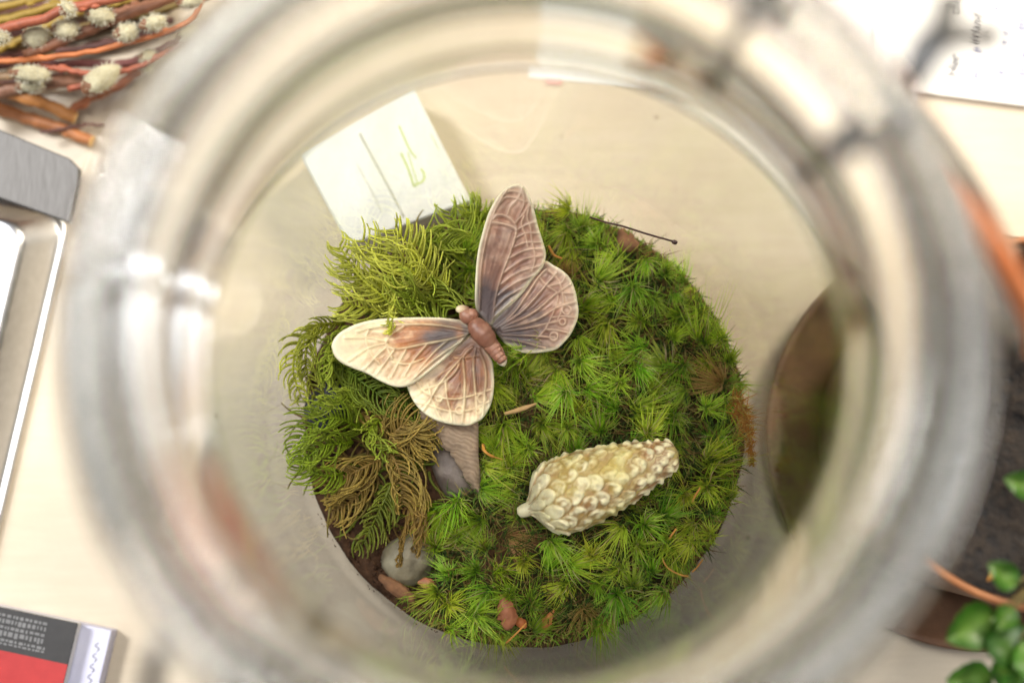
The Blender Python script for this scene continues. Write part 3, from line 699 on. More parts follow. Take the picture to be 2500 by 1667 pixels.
def strand(name, P, r, mat, label, cat, n=24):
    V, F = tube(smooth_line(P, n), r, 6); return tag(build(name, V, F, mat), label, cat)
st = thing('moss_stalk', (1.84, 4.03, 2.4), 'thin dark stalk with a tiny knob reaching over the glass at upper right', 'stalk')
V, F = tube(smooth_line([(1.34, 4.13, 2.5), (1.62, 3.98, 2.75), (1.98, 3.87, 2.85), (2.47, 3.70, 2.9), (3.02, 3.53, 2.95)], 30), 0.022, 6); build('stem', V, F, M['stalk'], st)
V, F = tube(smooth_line([(2.96, 3.55, 2.94), (3.02, 3.52, 2.95), (3.07, 3.53, 2.96)], 6), [0.02, 0.045, 0.05, 0.05, 0.045, 0.015], 8); build('knob', V, F, M['stalk'], st)
nd = chip('dry_needle', [(-0.39, 0.10, 2.85), (-0.12, 0.17, 2.9), (0.24, 0.29, 2.95)], (0.06, 0.09, 0.09, 0.04), 0.03, M['needle'], 'straw-brown dry needle lying on moss below the butterfly body', 'needle', 0.3, 7)
strand('orange_bristle', [(-0.82, -0.50, 2.6), (-0.79, -0.63, 2.8), (-0.65, -0.73, 2.75), (-0.41, -0.80, 2.6)], [0.035] * 8 + [0.028] * 8 + [0.012] * 8, M['root'], 'orange bristle bent in the moss right of the bark sliver', 'bristle')
strand('orange_root', [(0.04, -4.01, 2.4), (-0.16, -4.21, 2.4), (-0.36, -4.40, 2.3)], 0.018, M['root'], 'bright yellow-orange rootlet sticking out at the bottom edge', 'root')
strand('orange_root', [(2.72, -2.71, 2.4), (2.83, -2.92, 2.5), (3.08, -3.06, 2.45), (3.25, -3.09, 2.4)], 0.016, M['root'], 'curved orange rootlet at the lower right moss edge', 'root')
strand('orange_root', [(3.55, -2.77, 2.3), (3.42, -2.93, 2.35), (3.34, -3.01, 2.3)], 0.016, M['root'], 'short orange rootlet poking out right of the curved one', 'root')
strand('orange_root', [(3.50, -1.35, 2.5), (3.37, -1.55, 2.55), (3.34, -1.63, 2.5)], 0.02, M['root'], 'orange rootlet right of the ceramic cone', 'root')
strand('orange_root', [(3.01, -2.16, 2.5), (2.92, -2.28, 2.55), (2.87, -2.36, 2.5)], 0.02, M['root'], 'orange rootlet below the right half of the ceramic cone', 'root')
strand('orange_root', [(0.50, 3.50, 2.7), (0.60, 3.29, 2.85), (0.76, 3.22, 2.8)], 0.025, M['root'], 'orange bristle beside the upright forewing', 'bristle')
# rusty felted root tuft hanging at the right edge
mb = MB()
for k in range(420):
    t = rng.random(); c = smooth_line([(4.23, 0.41, 2.5), (4.39, 0.04, 2.5), (4.52, -0.36, 2.35), (4.63, -0.92, 1.9)], 20)[int(t * 19)]
    az = rng.uniform(0, 6.28); d = np.array([math.cos(az), math.sin(az), rng.uniform(-0.3, 0.8)])
    V, F, tt = blade(c + rng.normal(0, 0.05, 3) * (1 - t * 0.7), d, rng.uniform(0.15, 0.42) * (1 - 0.75 * t), 0.022, 0.3, np.array([*rng.normal(0, 0.25, 2), 0]), 4)
    cc = (0.42, 0.17, 0.03) if rng.random() < 0.6 else (0.50, 0.34, 0.08)
    mb.add(V, F, lerp(np.array(cc) * 0.5, cc, tt))
tag(mb.build('root_tuft', M['moss_under']), 'rust-brown root tuft hanging over the right edge of the moss', 'moss')

# ------------------------------------------------------------------ moulded butterfly ornament
M['wing'] = painted('washed_resin', rough=0.38, spec=0.45, noise=0.10, nscale=14, bumps=0.004, bump_scale=30, sss=0.12)
CREAM, PALE = np.array((0.84, 0.70, 0.44)), np.array((0.72, 0.58, 0.47))
bf = thing('butterfly_ornament', (-0.85, 1.67, 3), 'moulded butterfly ornament in cream and brown wash lying on the moss', 'ornament')

def poly_dist(P, lines):
    """distance from points to a set of polylines (in plan)"""
    out = np.full(len(P), 9.0)
    for L in lines:
        L = np.asarray(L)[:, :2]
        for a, b in zip(L, L[1:]):
            ab = b - a; t = np.clip(((P - a) @ ab) / (ab @ ab + 1e-12), 0, 1)
            out = np.minimum(out, np.linalg.norm(P - a - t[:, None] * ab, axis=1))
    return out

def wing(name, outline, root, tip_pale, brown, dark, veins, fine, rings, seed, label=None, darkreach=1.3, lift=0.0, vein_col=None):
    O = closed_line(outline, 320); O[:, 2] += lift
    # scalloped margin
    c = O.mean(0); nr = 76
    A = np.c_[O[:, 0], O[:, 1], np.ones(len(O))]; pl = np.linalg.lstsq(A, O[:, 2], rcond=None)[0]
    s = np.linspace(0, 1, nr)
    G = (c[None, None] + s[:, None, None] * (O - c)[None]).reshape(-1, 3)
    S = np.repeat(s, len(O))
    xy = G[:, :2]
    zplane = G[:, 0] * pl[0] + G[:, 1] * pl[1] + pl[2]
    edge = poly_dist(xy, [np.vstack([O, O[:1]])])
    smoothveins = [smooth_line(v, 24) for v in veins]; fineveins = [smooth_line(v, 18) for v in fine]
    ringl = [np.array([(x + r * math.cos(a), y + r * math.sin(a), 0) for a in np.linspace(0, 6.2832, 17)]) for x, y, r in rings]
    dv = poly_dist(xy, smoothveins) if veins else np.full(len(xy), 9.0)
    df = poly_dist(xy, fineveins + ringl)
    wob = fbm(np.c_[xy, np.zeros(len(xy))], 3, seed) - 0.5
    v1 = np.exp(-(dv / 0.026)**2); v2 = np.exp(-(df / 0.019)**2)
    rim = np.exp(-(edge / 0.07)**2)
    ve = np.clip(np.maximum(v1, 0.85 * v2), 0, 1)
    zplane = zplane + 0.0
    top = zplane + 0.075 * np.sqrt(np.clip(1 - (1 - np.clip(edge / 0.09, 0, 1))**2, 0, 1)) + 0.028 * v1 + 0.018 * v2 + 0.018 * rim - 0.010 * np.exp(-((np.minimum(dv, df) - 0.06) / 0.03)**2) + 0.03 * wob
    # long fine striations in the cells
    P3 = np.c_[xy, np.zeros(len(xy))]
    rt = np.array(root)[:2]; dr = xy - rt; rd = np.linalg.norm(dr, axis=1); an = np.arctan2(dr[:, 1], dr[:, 0])
    stri = vnoise(np.c_[an * 30, rd * 1.2, np.zeros(len(xy))], 1.0, seed + 3)
    top += 0.006 * (stri - 0.5)
    reach = rd.max()
    n1 = fbm(P3, 1.6, seed + 1); n2 = fbm(P3, 5.0, seed + 2)
    dk = np.clip(1.45 - rd / darkreach + 2.2 * (n1 - 0.5), 0, 1)
    cell = lerp(brown, dark, dk**1.3 * 0.95)
    pale = np.clip((rd / reach - 0.42) * 2.6 * tip_pale + (n2 - 0.55) * 1.3 + (stri - 0.5) * 0.4, 0, 1)
    vc = CREAM if vein_col is None else np.array(vein_col)
    cell = lerp(cell, vc * 0.97, pale * 0.9)
    cell = cell * ((0.86 + 0.30 * stri) * (0.62 + 0.72 * fbm(P3, 2.6, seed + 6)))[:, None]
    worn = np.clip(ve * (0.40 + 0.6 * rd / reach) * (0.40 + 1.0 * n2), 0, 0.85) * np.clip(rd / (darkreach * 0.8), 0.10, 1)
    cc = lerp(cell, vc, worn)
    cc = lerp(cc, np.array((0.86, 0.79, 0.56)), np.clip(np.exp(-(edge / 0.045)**2) * 0.95 * np.clip(rd / 0.7, 0, 1) + 0.55 * np.clip(rd / reach, 0, 1) * np.exp(-(edge / 0.16)**2) * tip_pale, 0, 1))
    G[:, 2] = top
    n = len(O); F = [[i * n + j, i * n + (j + 1) % n, (i + 1) * n + (j + 1) % n, (i + 1) * n + j] for i in range(nr - 1) for j in range(n)]
    # underside
    k = len(G); rows = [G[(nr - 1) * n:].copy()]; under = []
    for q, (inset, dz) in enumerate(((0.99, -0.05), (0.95, -0.09), (0.5, -0.10), (0.02, -0.10))):
        R = c + inset * (O - c); R[:, 2] = R[:, 0] * pl[0] + R[:, 1] * pl[1] + pl[2] + dz; under.append(R)
    V = np.vstack([G] + under); cols = np.vstack([cc, np.tile(CREAM, (4 * n, 1))])
    for q in range(4):
        a = (nr - 1) * n if q == 0 else k + (q - 1) * n; b = k + q * n
        F += [[a + j, a + (j + 1) % n, b + (j + 1) % n, b + j] for j in range(n)]
    o = build(name, V, F, M['wing'], bf, cols)
    if label: o['label'] = label
    return o

MAUVE, TAN, SLATE = np.array((0.27, 0.125, 0.075)), np.array((0.40, 0.145, 0.04)), np.array((0.055, 0.040, 0.042))
PINK = (0.58, 0.415, 0.30)
def pts3(L): return L
wing('forewing', [(-0.94, 2.10, 3.3), (-0.97, 2.41, 3.3), (-0.92, 3.12, 3.5), (-0.81, 3.59, 3.65), (-0.68, 3.97, 3.8), (-0.51, 4.25, 3.9), (-0.35, 4.41, 4), (-0.18, 4.47, 4), (-0.03, 4.45, 4), (0.08, 4.31, 3.95), (0.18, 4.06, 3.85), (0.27, 3.71, 3.75), (0.38, 3.37, 3.6), (0.43, 3.17, 3.55), (0.40, 3.00, 3.5), (0.32, 2.85, 3.45), (0.15, 2.66, 3.4), (-0.05, 2.40, 3.35), (-0.25, 2.20, 3.3), (-0.49, 2.00, 3.3), (-0.65, 1.81, 3.3), (-0.82, 1.90, 3.3)], (-0.90, 1.90, 3.3), 0.30, MAUVE, SLATE,
     [[(-0.88, 2.12, 3.6), (-0.85, 2.83, 3.6), (-0.76, 3.37, 3.6), (-0.63, 3.81, 3.6), (-0.50, 4.10, 3.6), (-0.33, 4.37, 3.6)], [(-0.64, 1.82, 3.6), (-0.55, 2.39, 3.6), (-0.42, 2.81, 3.6), (-0.25, 3.23, 3.6), (-0.15, 3.59, 3.6), (-0.18, 3.74, 3.6)], [(-0.18, 3.73, 3.6), (-0.28, 3.83, 3.6), (-0.42, 3.89, 3.6), (-0.54, 3.88, 3.6), (-0.61, 3.81, 3.6)], [(-0.61, 3.75, 3.6), (-0.42, 3.73, 3.6), (-0.25, 3.68, 3.6), (-0.15, 3.62, 3.6)]],
     [[(-0.18, 3.74, 3.6), (-0.03, 3.89, 3.6), (0.10, 4.06, 3.6)], [(-0.15, 3.60, 3.6), (0.05, 3.71, 3.6), (0.23, 3.76, 3.6)], [(-0.18, 3.45, 3.6), (0.05, 3.55, 3.6), (0.30, 3.55, 3.6)], [(-0.25, 3.26, 3.6), (0.02, 3.37, 3.6), (0.35, 3.38, 3.6)], [(-0.32, 3.06, 3.6), (0.03, 3.23, 3.6), (0.38, 3.26, 3.6)], [(-0.42, 2.79, 3.6), (-0.02, 3.05, 3.6), (0.36, 3.13, 3.6)], [(-0.50, 2.56, 3.6), (-0.12, 2.81, 3.6), (0.30, 2.93, 3.6)], [(-0.54, 2.36, 3.6), (-0.18, 2.61, 3.6), (0.20, 2.76, 3.6)], [(-0.58, 2.12, 3.6), (-0.35, 2.34, 3.6), (-0.00, 2.54, 3.6)], [(-0.60, 1.96, 3.6), (-0.45, 2.09, 3.6), (-0.22, 2.29, 3.6)], [(-0.48, 4.11, 3.6), (-0.35, 4.22, 3.6), (-0.18, 4.21, 3.6), (0.03, 4.13, 3.6)], [(-0.40, 4.25, 3.6), (-0.28, 4.33, 3.6), (-0.15, 4.33, 3.6), (-0.02, 4.28, 3.6)], [(-0.32, 3.91, 3.6), (-0.27, 4.04, 3.6), (-0.13, 4.18, 3.6), (-0.02, 4.42, 3.6)], [(-0.03, 4.35, 3.6), (0.00, 4.11, 3.6), (-0.08, 3.91, 3.6), (-0.15, 3.74, 3.6)], [(0.10, 4.04, 3.6), (0.06, 3.84, 3.6), (0.12, 3.67, 3.6), (0.15, 3.43, 3.6), (0.19, 3.23, 3.6), (0.21, 3.03, 3.6), (0.15, 2.83, 3.6)], [(0.00, 3.87, 3.6), (-0.05, 3.71, 3.6), (0.03, 3.50, 3.6), (0.07, 3.30, 3.6)]],
     [], 11, None, 1.25, vein_col=PINK)
wing('hindwing', [(-0.67, 1.86, 3.2), (-0.48, 2.08, 3.2), (-0.25, 2.32, 3.22), (-0.00, 2.60, 3.27), (0.23, 2.87, 3.35), (0.40, 3.06, 3.42), (0.60, 2.96, 3.45), (0.75, 2.87, 3.45), (0.90, 2.72, 3.45), (1.00, 2.49, 3.4), (1.05, 2.25, 3.4), (1.07, 2.06, 3.35), (1.03, 1.86, 3.3), (0.92, 1.63, 3.25), (0.78, 1.46, 3.2), (0.62, 1.33, 3.15), (0.38, 1.28, 3.15), (0.11, 1.26, 3.15), (-0.09, 1.29, 3.15), (-0.25, 1.38, 3.15), (-0.37, 1.45, 3.15), (-0.49, 1.58, 3.15), (-0.59, 1.70, 3.15)], (-0.60, 1.67, 3.2), 0.25, MAUVE * 0.92, SLATE,
     [[(-0.55, 1.75, 3.4), (-0.18, 2.07, 3.4), (0.28, 2.73, 3.4), (0.43, 2.88, 3.4)], [(-0.48, 1.78, 3.4), (-0.02, 2.09, 3.4), (0.42, 2.57, 3.4), (0.63, 2.81, 3.4)], [(-0.45, 1.75, 3.4), (0.15, 2.03, 3.4), (0.58, 2.37, 3.4), (0.90, 2.59, 3.4)], [(-0.45, 1.72, 3.4), (0.21, 1.90, 3.4), (0.65, 2.14, 3.4), (1.02, 2.25, 3.4)]],
     [[(-0.42, 1.68, 3.4), (0.15, 1.77, 3.4), (0.68, 1.88, 3.4)], [(-0.42, 1.62, 3.4), (0.11, 1.60, 3.4), (0.60, 1.56, 3.4)], [(-0.38, 1.55, 3.4), (-0.02, 1.48, 3.4), (0.41, 1.36, 3.4)], [(0.28, 2.76, 3.4), (0.45, 2.56, 3.4), (0.65, 2.42, 3.4), (0.63, 2.19, 3.4), (0.53, 1.95, 3.4), (0.41, 1.72, 3.4), (0.25, 1.55, 3.4)], [(0.48, 2.86, 3.4), (0.68, 2.66, 3.4), (0.75, 2.39, 3.4), (0.76, 2.19, 3.4), (0.65, 1.88, 3.4)], [(0.65, 2.42, 3.4), (0.85, 2.42, 3.4), (1.02, 2.42, 3.4)], [(0.53, 1.95, 3.4), (0.75, 1.97, 3.4), (0.98, 1.95, 3.4)], [(0.41, 1.72, 3.4), (0.65, 1.70, 3.4), (0.85, 1.65, 3.4)], [(0.48, 2.56, 3.4), (0.72, 2.62, 3.4), (0.82, 2.76, 3.4)]],
     [(*(0.83, 2.09, 3.4)[:2], 0.085), (*(0.58, 1.58, 3.4)[:2], 0.075), (*(0.75, 1.86, 3.4)[:2], 0.06)], 12, None, 1.15, vein_col=PINK)
wing('forewing', [(-1.02, 1.71, 3.3), (-1.22, 1.88, 3.35), (-1.35, 1.91, 3.35), (-1.68, 1.94, 3.4), (-2.15, 1.94, 3.45), (-2.57, 1.92, 3.5), (-2.91, 1.89, 3.5), (-3.24, 1.81, 3.5), (-3.50, 1.69, 3.5), (-3.66, 1.56, 3.5), (-3.74, 1.42, 3.5), (-3.74, 1.31, 3.5), (-3.69, 1.17, 3.5), (-3.56, 1.04, 3.48), (-3.33, 0.93, 3.46), (-3.06, 0.83, 3.44), (-2.83, 0.70, 3.42), (-2.60, 0.60, 3.4), (-2.40, 0.57, 3.38), (-2.21, 0.62, 3.36), (-2.01, 0.75, 3.35), (-1.75, 0.96, 3.34), (-1.48, 1.19, 3.33), (-1.25, 1.43, 3.3), (-1.09, 1.61, 3.3)], (-1.00, 1.67, 3.3), 1.15, TAN, SLATE,
     [[(-1.08, 1.68, 3.4), (-1.68, 1.78, 3.4), (-2.35, 1.79, 3.4), (-2.95, 1.72, 3.4), (-3.23, 1.64, 3.4)], [(-1.05, 1.62, 3.4), (-1.48, 1.50, 3.4), (-1.95, 1.41, 3.4), (-2.34, 1.33, 3.4), (-2.58, 1.32, 3.4), (-2.69, 1.42, 3.4)], [(-1.15, 1.52, 3.4), (-1.61, 1.22, 3.4), (-1.94, 0.95, 3.4), (-2.14, 0.75, 3.4)]],
     [[(-1.48, 1.49, 3.4), (-1.68, 1.33, 3.4), (-1.94, 1.05, 3.4), (-2.14, 0.80, 3.4)], [(-1.88, 1.42, 3.4), (-2.14, 1.12, 3.4), (-2.34, 0.78, 3.4)], [(-2.28, 1.34, 3.4), (-2.44, 1.05, 3.4), (-2.60, 0.75, 3.4)], [(-2.51, 1.32, 3.4), (-2.67, 1.10, 3.4), (-2.87, 0.82, 3.4)], [(-2.68, 1.35, 3.4), (-2.87, 1.17, 3.4), (-3.10, 0.92, 3.4)], [(-2.68, 1.42, 3.4), (-3.01, 1.33, 3.4), (-3.40, 1.08, 3.4)], [(-2.68, 1.45, 3.4), (-3.01, 1.52, 3.4), (-3.48, 1.52, 3.4)], [(-2.35, 1.75, 3.4), (-2.55, 1.62, 3.4), (-2.69, 1.42, 3.4), (-2.57, 1.12, 3.4)], [(-2.54, 1.05, 3.4), (-2.27, 1.02, 3.4), (-1.98, 1.12, 3.4)], [(-3.01, 1.70, 3.4), (-3.08, 1.52, 3.4), (-3.01, 1.25, 3.4), (-2.81, 1.02, 3.4)]],
     [], 13, None, 1.15, lift=0.02)
wing('hindwing', [(-1.04, 1.63, 3.2), (-1.27, 1.46, 3.2), (-1.56, 1.21, 3.18), (-1.82, 0.99, 3.18), (-2.09, 0.80, 3.18), (-2.31, 0.69, 3.17), (-2.24, 0.44, 3.15), (-2.12, 0.24, 3.12), (-1.96, 0.08, 3.1), (-1.72, -0.06, 3.08), (-1.46, -0.13, 3.05), (-1.19, -0.16, 3.05), (-1.06, -0.15, 3.05), (-0.96, -0.10, 3.05), (-0.82, -0.02, 3.05), (-0.69, 0.18, 3.08), (-0.62, 0.38, 3.1), (-0.59, 0.64, 3.12), (-0.60, 0.91, 3.15), (-0.63, 1.12, 3.18), (-0.75, 1.31, 3.2), (-0.89, 1.47, 3.2)], (-0.87, 1.38, 3.2), 0.62, TAN * 0.95, SLATE,
     [[(-1.02, 1.37, 3.2), (-1.22, 1.17, 3.2), (-1.49, 0.87, 3.2), (-1.72, 0.57, 3.2), (-1.88, 0.28, 3.2), (-2.00, 0.12, 3.2)], [(-1.02, 1.37, 3.2), (-1.19, 1.19, 3.2), (-1.17, 0.74, 3.2), (-1.18, 0.30, 3.2), (-1.22, -0.10, 3.2)], [(-0.95, 1.34, 3.2), (-1.00, 1.10, 3.2), (-0.98, 0.73, 3.2), (-0.95, 0.40, 3.2), (-0.93, -0.07, 3.2)], [(-0.89, 1.31, 3.2), (-0.79, 1.07, 3.2), (-0.75, 0.80, 3.2), (-0.77, 0.53, 3.2), (-0.82, 0.00, 3.2)]],
     [[(-1.25, 1.14, 3.2), (-1.35, 0.90, 3.2), (-1.62, 0.67, 3.2), (-2.02, 0.53, 3.2)], [(-2.10, 0.69, 3.2), (-1.95, 0.49, 3.2), (-1.68, 0.40, 3.2), (-1.35, 0.36, 3.2), (-1.02, 0.43, 3.2), (-0.65, 0.55, 3.2)], [(-2.15, 0.30, 3.2), (-1.88, 0.25, 3.2), (-1.62, 0.16, 3.2), (-1.35, 0.12, 3.2), (-1.02, 0.16, 3.2), (-0.69, 0.32, 3.2)], [(-1.89, 0.64, 3.2), (-1.82, 0.40, 3.2), (-1.72, 0.13, 3.2), (-1.62, -0.07, 3.2)], [(-1.55, 0.77, 3.2), (-1.52, 0.40, 3.2), (-1.45, 0.13, 3.2), (-1.42, -0.10, 3.2)], [(-1.36, 1.16, 3.2), (-1.15, 1.17, 3.2), (-0.90, 1.21, 3.2)]],
     [(*(-0.83, 0.38, 3.2)[:2], 0.085), (*(-1.27, 0.15, 3.2)[:2], 0.075), (*(-1.67, 0.37, 3.2)[:2], 0.06), (*(-0.90, 0.12, 3.2)[:2], 0.05)], 14, None, 1.25)

def bead_body(name, P, radii, cfun, flat=0.8, seg=24):
    n = len(radii); S = smooth_line(P, n)
    V, F = tube(S, radii, seg)
    V[:, 2] = S.repeat(seg, 0)[:, 2] + (V[:, 2] - S.repeat(seg, 0)[:, 2]) * flat
    t = np.repeat(np.linspace(0, 1, n), seg); r = np.repeat(radii, seg)
    return build(name, V, F, M['wing'], bf, cfun(t, r, V))
def body_col(base, groove):
    def f(t, r, V):
        n = fbm(V, 6, 5); rel = np.clip((r / r.max() - groove) * 4, 0, 1)
        return lerp(SLATE * 1.2, lerp(base, np.array((0.42, 0.22, 0.14)), (n - 0.4) * 2), rel * 0.9)
    return f
u = np.linspace(0, 1, 26)
RB = np.array((0.23, 0.095, 0.055))
bead_body('thorax', [(-1.04, 1.88, 3.38), (-0.92, 1.75, 3.42), (-0.80, 1.61, 3.42), (-0.62, 1.39, 3.34)], 0.205 * np.sqrt(np.clip(1 - (2 * u - 1)**2, 0, 1))**0.8 * (1 - 0.10 * np.exp(-((u - 0.30) / 0.03)**2) - 0.08 * np.exp(-((u - 0.62) / 0.03)**2)) + 0.012, body_col(RB, 0.25))
bead_body('head', [(-1.24, 2.06, 3.38), (-1.13, 1.98, 3.42), (-1.00, 1.85, 3.38)], 0.145 * np.sqrt(np.clip(1 - (2 * u - 1)**2, 0, 1)) + 0.01, body_col(RB * 1.1, 0.25))
bead_body('antenna_stub', [(-1.31, 2.08, 3.38), (-1.26, 2.10, 3.44), (-1.16, 2.09, 3.44), (-1.07, 2.06, 3.36)], 0.078 * np.sqrt(np.clip(1 - (2 * u - 1)**2, 0, 1)) + 0.01, lambda t, r, V: lerp((0.72, 0.60, 0.38), (0.28, 0.13, 0.08), (t - 0.25) * 2.4))
bead_body('eye', [(-1.08, 2.06, 3.38), (-1.02, 2.01, 3.45), (-0.93, 1.96, 3.36)], 0.10 * np.sqrt(np.clip(1 - (2 * u - 1)**2, 0, 1)) + 0.01, body_col(RB * 1.2, 0.2))
ABD = [np.array((-0.66, 1.42, 3.33)), np.array((-0.60, 1.35, 3.33)), np.array((-0.55, 1.28, 3.33)), np.array((-0.50, 1.20, 3.33)), np.array((-0.45, 1.14, 3.33))]
for p0, r in zip(ABD, (0.16, 0.155, 0.145, 0.13, 0.11)):
    step = np.array([0.056, -0.074, 0])
    bead_body('abdomen_segment', [p0 - step, p0, p0 + step], r * np.clip(1 - (2 * np.linspace(0, 1, 10) - 1)**4, 0.05, 1)**0.5, body_col(RB * 1.15, 0.55), seg=20)
bead_body('tail_tip', [(-0.47, 1.15, 3.28), (-0.43, 1.09, 3.28), (-0.39, 1.00, 3.2)], np.array([0.08, 0.10, 0.105, 0.10, 0.09, 0.075, 0.055, 0.03, 0.008]), lambda t, r, V: lerp((0.40, 0.22, 0.14), (0.84, 0.76, 0.56), t * 1.6))

# ------------------------------------------------------------------ ceramic pine cone
M['cone'] = painted('crackled_ceramic', rough=0.35, spec=0.5, noise=0.10, nscale=16, bumps=0.02, bump_scale=9, sss=0.1)
ca = np.array((-0.14, -1.86, 2.75)); cb = np.array((3.02, -0.67, 3))
cone = thing('pine_cone', (ca + cb) / 2 - [0, 0, 0.6], 'cream-white ceramic pine cone lying on the green moss', 'ornament')
ax = cb - ca; CL = np.linalg.norm(ax); ax /= CL
e1 = np.cross([0, 0, 1.0], ax); e1 /= np.linalg.norm(e1); e2 = np.cross(ax, e1)
k311 = CL / 1065.0
prof_s = np.array([0, 12, 40, 80, 100, 125, 160, 200, 250, 300, 380, 450, 560, 640, 740, 820, 900, 960, 1010, 1045, 1060, 1065]) * k311
prof_r = np.array([4, 34, 42, 44, 60, 110, 160, 196, 220, 228, 228, 222, 206, 192, 170, 148, 124, 106, 86, 60, 30, 2]) * k311
def cone_r(s): return np.interp(s, prof_s, prof_r)
def cone_pt(s, th, h=0.0):
    s = np.asarray(s); th = np.asarray(th); r = cone_r(s) + h
    return ca + s[:, None] * ax + (r * np.cos(th))[:, None] * e1 + (r * np.sin(th))[:, None] * e2
ns, nt_ = 90, 48
ss = np.repeat(np.linspace(0, CL, ns), nt_); tt = np.tile(np.arange(nt_) * 2 * math.pi / nt_, ns)
V = cone_pt(ss, tt, 0.0); V += (V - (ca + ss[:, None] * ax)) * (0.10 * (fbm(V, 3, 41) - 0.5))[:, None]
F = [[i * nt_ + j, i * nt_ + (j + 1) % nt_, (i + 1) * nt_ + (j + 1) % nt_, (i + 1) * nt_ + j] for i in range(ns - 1) for j in range(nt_)]
nz = fbm(V, 3.2, 42); nz2 = fbm(V, 7, 43)
cc = lerp((0.34, 0.19, 0.08), (0.56, 0.45, 0.14), (nz - 0.25) * 2.2); cc = lerp(cc, (0.70, 0.62, 0.36), (nz2 - 0.45) * 2)
cc = lerp(np.array((0.72, 0.66, 0.42)), cc, (ss - 100 * k311) / (60 * k311))
build('core', V, F, M['cone'], cone, cc)
ga = math.pi * (3 - math.sqrt(5))
sc_i = 0; s_pos = 150 * k311; th = 0.3
scales = []
rows = 13; s0 = 150 * k311
row_s = np.cumsum([0, .25, .25, .26, .26, .26, .25, .24, .24, .23, .22, .20, .18]) * (CL * 0.86) / 3.05 * 1.0 + s0
for ri, s in enumerate(row_s):
    nrow = 12 if ri < 5 else 10 if ri < 9 else 8
    for q in range(nrow):
        scales.append((s + random.uniform(-0.05, 0.05), 2 * math.pi * (q + 0.5 * (ri % 2)) / nrow + 0.12 * ri + random.uniform(-0.09, 0.09), nrow, ri))
nrho, nph = 10, 26
for (s, th, nrow, ri) in scales:
    rloc = float(cone_r(s)); hw = math.pi * rloc / nrow * 1.12; hl = 0.215 * (1.0 if ri < 9 else 0.8)
    g = random
    ph = np.tile(np.arange(nph) * 2 * math.pi / nph, nrho); rho = np.repeat(np.linspace(0, 1, nrho), nph)
    # rounded shield, blunt towards the tip, with a raised rim and an off-centre nub
    a = rho * np.cos(ph); b = rho * np.sin(ph)
    la = a * hl * (1.1 if True else 1); lb = b * hw * np.where(a > 0, 1 - 0.25 * a, 1 - 0.35 * a * a)
    tip = np.clip(a, -1, 1)
    lump = g.uniform(0.8, 1.25)
    late = max(0.0, (ri - 2) / 8.0)
    off = g.uniform(0.1, 0.5); side_ = g.uniform(-0.25, 0.25); arc = np.clip(0.30 + 0.9 * np.cos(ph - g.uniform(-0.7, 0.7)), 0, 1)
    kn = vnoise(np.c_[a * 2.2 + s * 9, b * 2.2 + th * 5, rho * 0], 1.0, 44) - 0.5; kn2 = vnoise(np.c_[a * 5 + s * 9, b * 5 + th * 5, rho * 0], 1.0, 47) - 0.5
    h = 0.030 * lump * np.exp(-((rho - 0.62) / 0.17)**2) * arc * (1 - 0.4 * late) + (0.034 + 0.03 * late) * lump * np.exp(-(((a - off)**2 + (b - side_)**2) / (0.06 + 0.03 * late))) + (0.036 if ri < 2 else 0.020) * np.clip(1 - rho**5, 0, 1)
    h += 0.034 * kn + 0.022 * kn2 - 0.030 * np.clip((rho - 0.78) / 0.22, 0, 1)**1.2
    V = cone_pt(np.clip(s + la, 0, CL * 0.999), th + lb / rloc, h)
    F = [[i * nph + j, i * nph + (j + 1) % nph, (i + 1) * nph + (j + 1) % nph, (i + 1) * nph + j] for i in range(nrho - 1) for j in range(nph)]
    nz = fbm(V, 5, 45); nz3 = fbm(V, 1.1, 46)
    hi = np.clip((h - 0.015) / 0.032 + (nz - 0.5) * 1.7 + (0.25 if ri < 2 else 0), 0, 1)
    low = lerp((0.34, 0.18, 0.07), (0.54, 0.43, 0.11), (nz3 - 0.5) * 3 + 0.2)
    white = lerp((0.84, 0.77, 0.49), (0.75, 0.66, 0.25), (nz3 - 0.48) * 3 + 0.5 * (s / CL - 0.55))
    cc = low * (1 - hi[:, None]) + white * hi[:, None]
    build('scale', V, F, M['cone'], cone, cc)

# ------------------------------------------------------------------ white block behind the jar
M['white_block'] = simple('chalky_white', (0.66, 0.67, 0.62), (0.82, 0.83, 0.81), scale=1.2, rough=0.6, bumps=0.01, bump_scale=5, stretch=(1, 0.35, 1))
M['green_ink'] = simple('green_marker', (0.52, 0.62, 0.22), (0.60, 0.68, 0.30), rough=0.6)
M['groove'] = simple('grey_groove', (0.42, 0.42, 0.36), (0.50, 0.50, 0.44), rough=0.8)
top = np.array([(-4.80, 5.79, 1.25), (-2.36, 7.22, 1.25), (-1.12, 4.75, 1.25), (-3.72, 3.79, 1.25)])
bl = thing('white_block', top.mean(0) * [1, 1, 0], 'chalky white block with pale green pen marks standing behind the jar', 'block')
import bmesh
bm = bmesh.new()
lo = [bm.verts.new((x, y, 0.0)) for x, y, z in top]; hi_ = [bm.verts.new((x, y, 1.25)) for x, y, z in top]
bm.faces.new(lo); bm.faces.new(hi_[::-1])
for i in range(4): bm.faces.new([lo[i], hi_[i], hi_[(i + 1) % 4], lo[(i + 1) % 4]])
bmesh.ops.recalc_face_normals(bm, faces=bm.faces[:])
bmesh.ops.bevel(bm, geom=bm.edges[:], offset=0.06, segments=3, profile=0.5, affect='EDGES'); bm.verts.index_update()
V = np.array([v.co[:] for v in bm.verts]); F = [[v.index for v in f.verts] for f in bm.faces]; bm.free()
build('block_body', V, F, M['white_block'], bl)
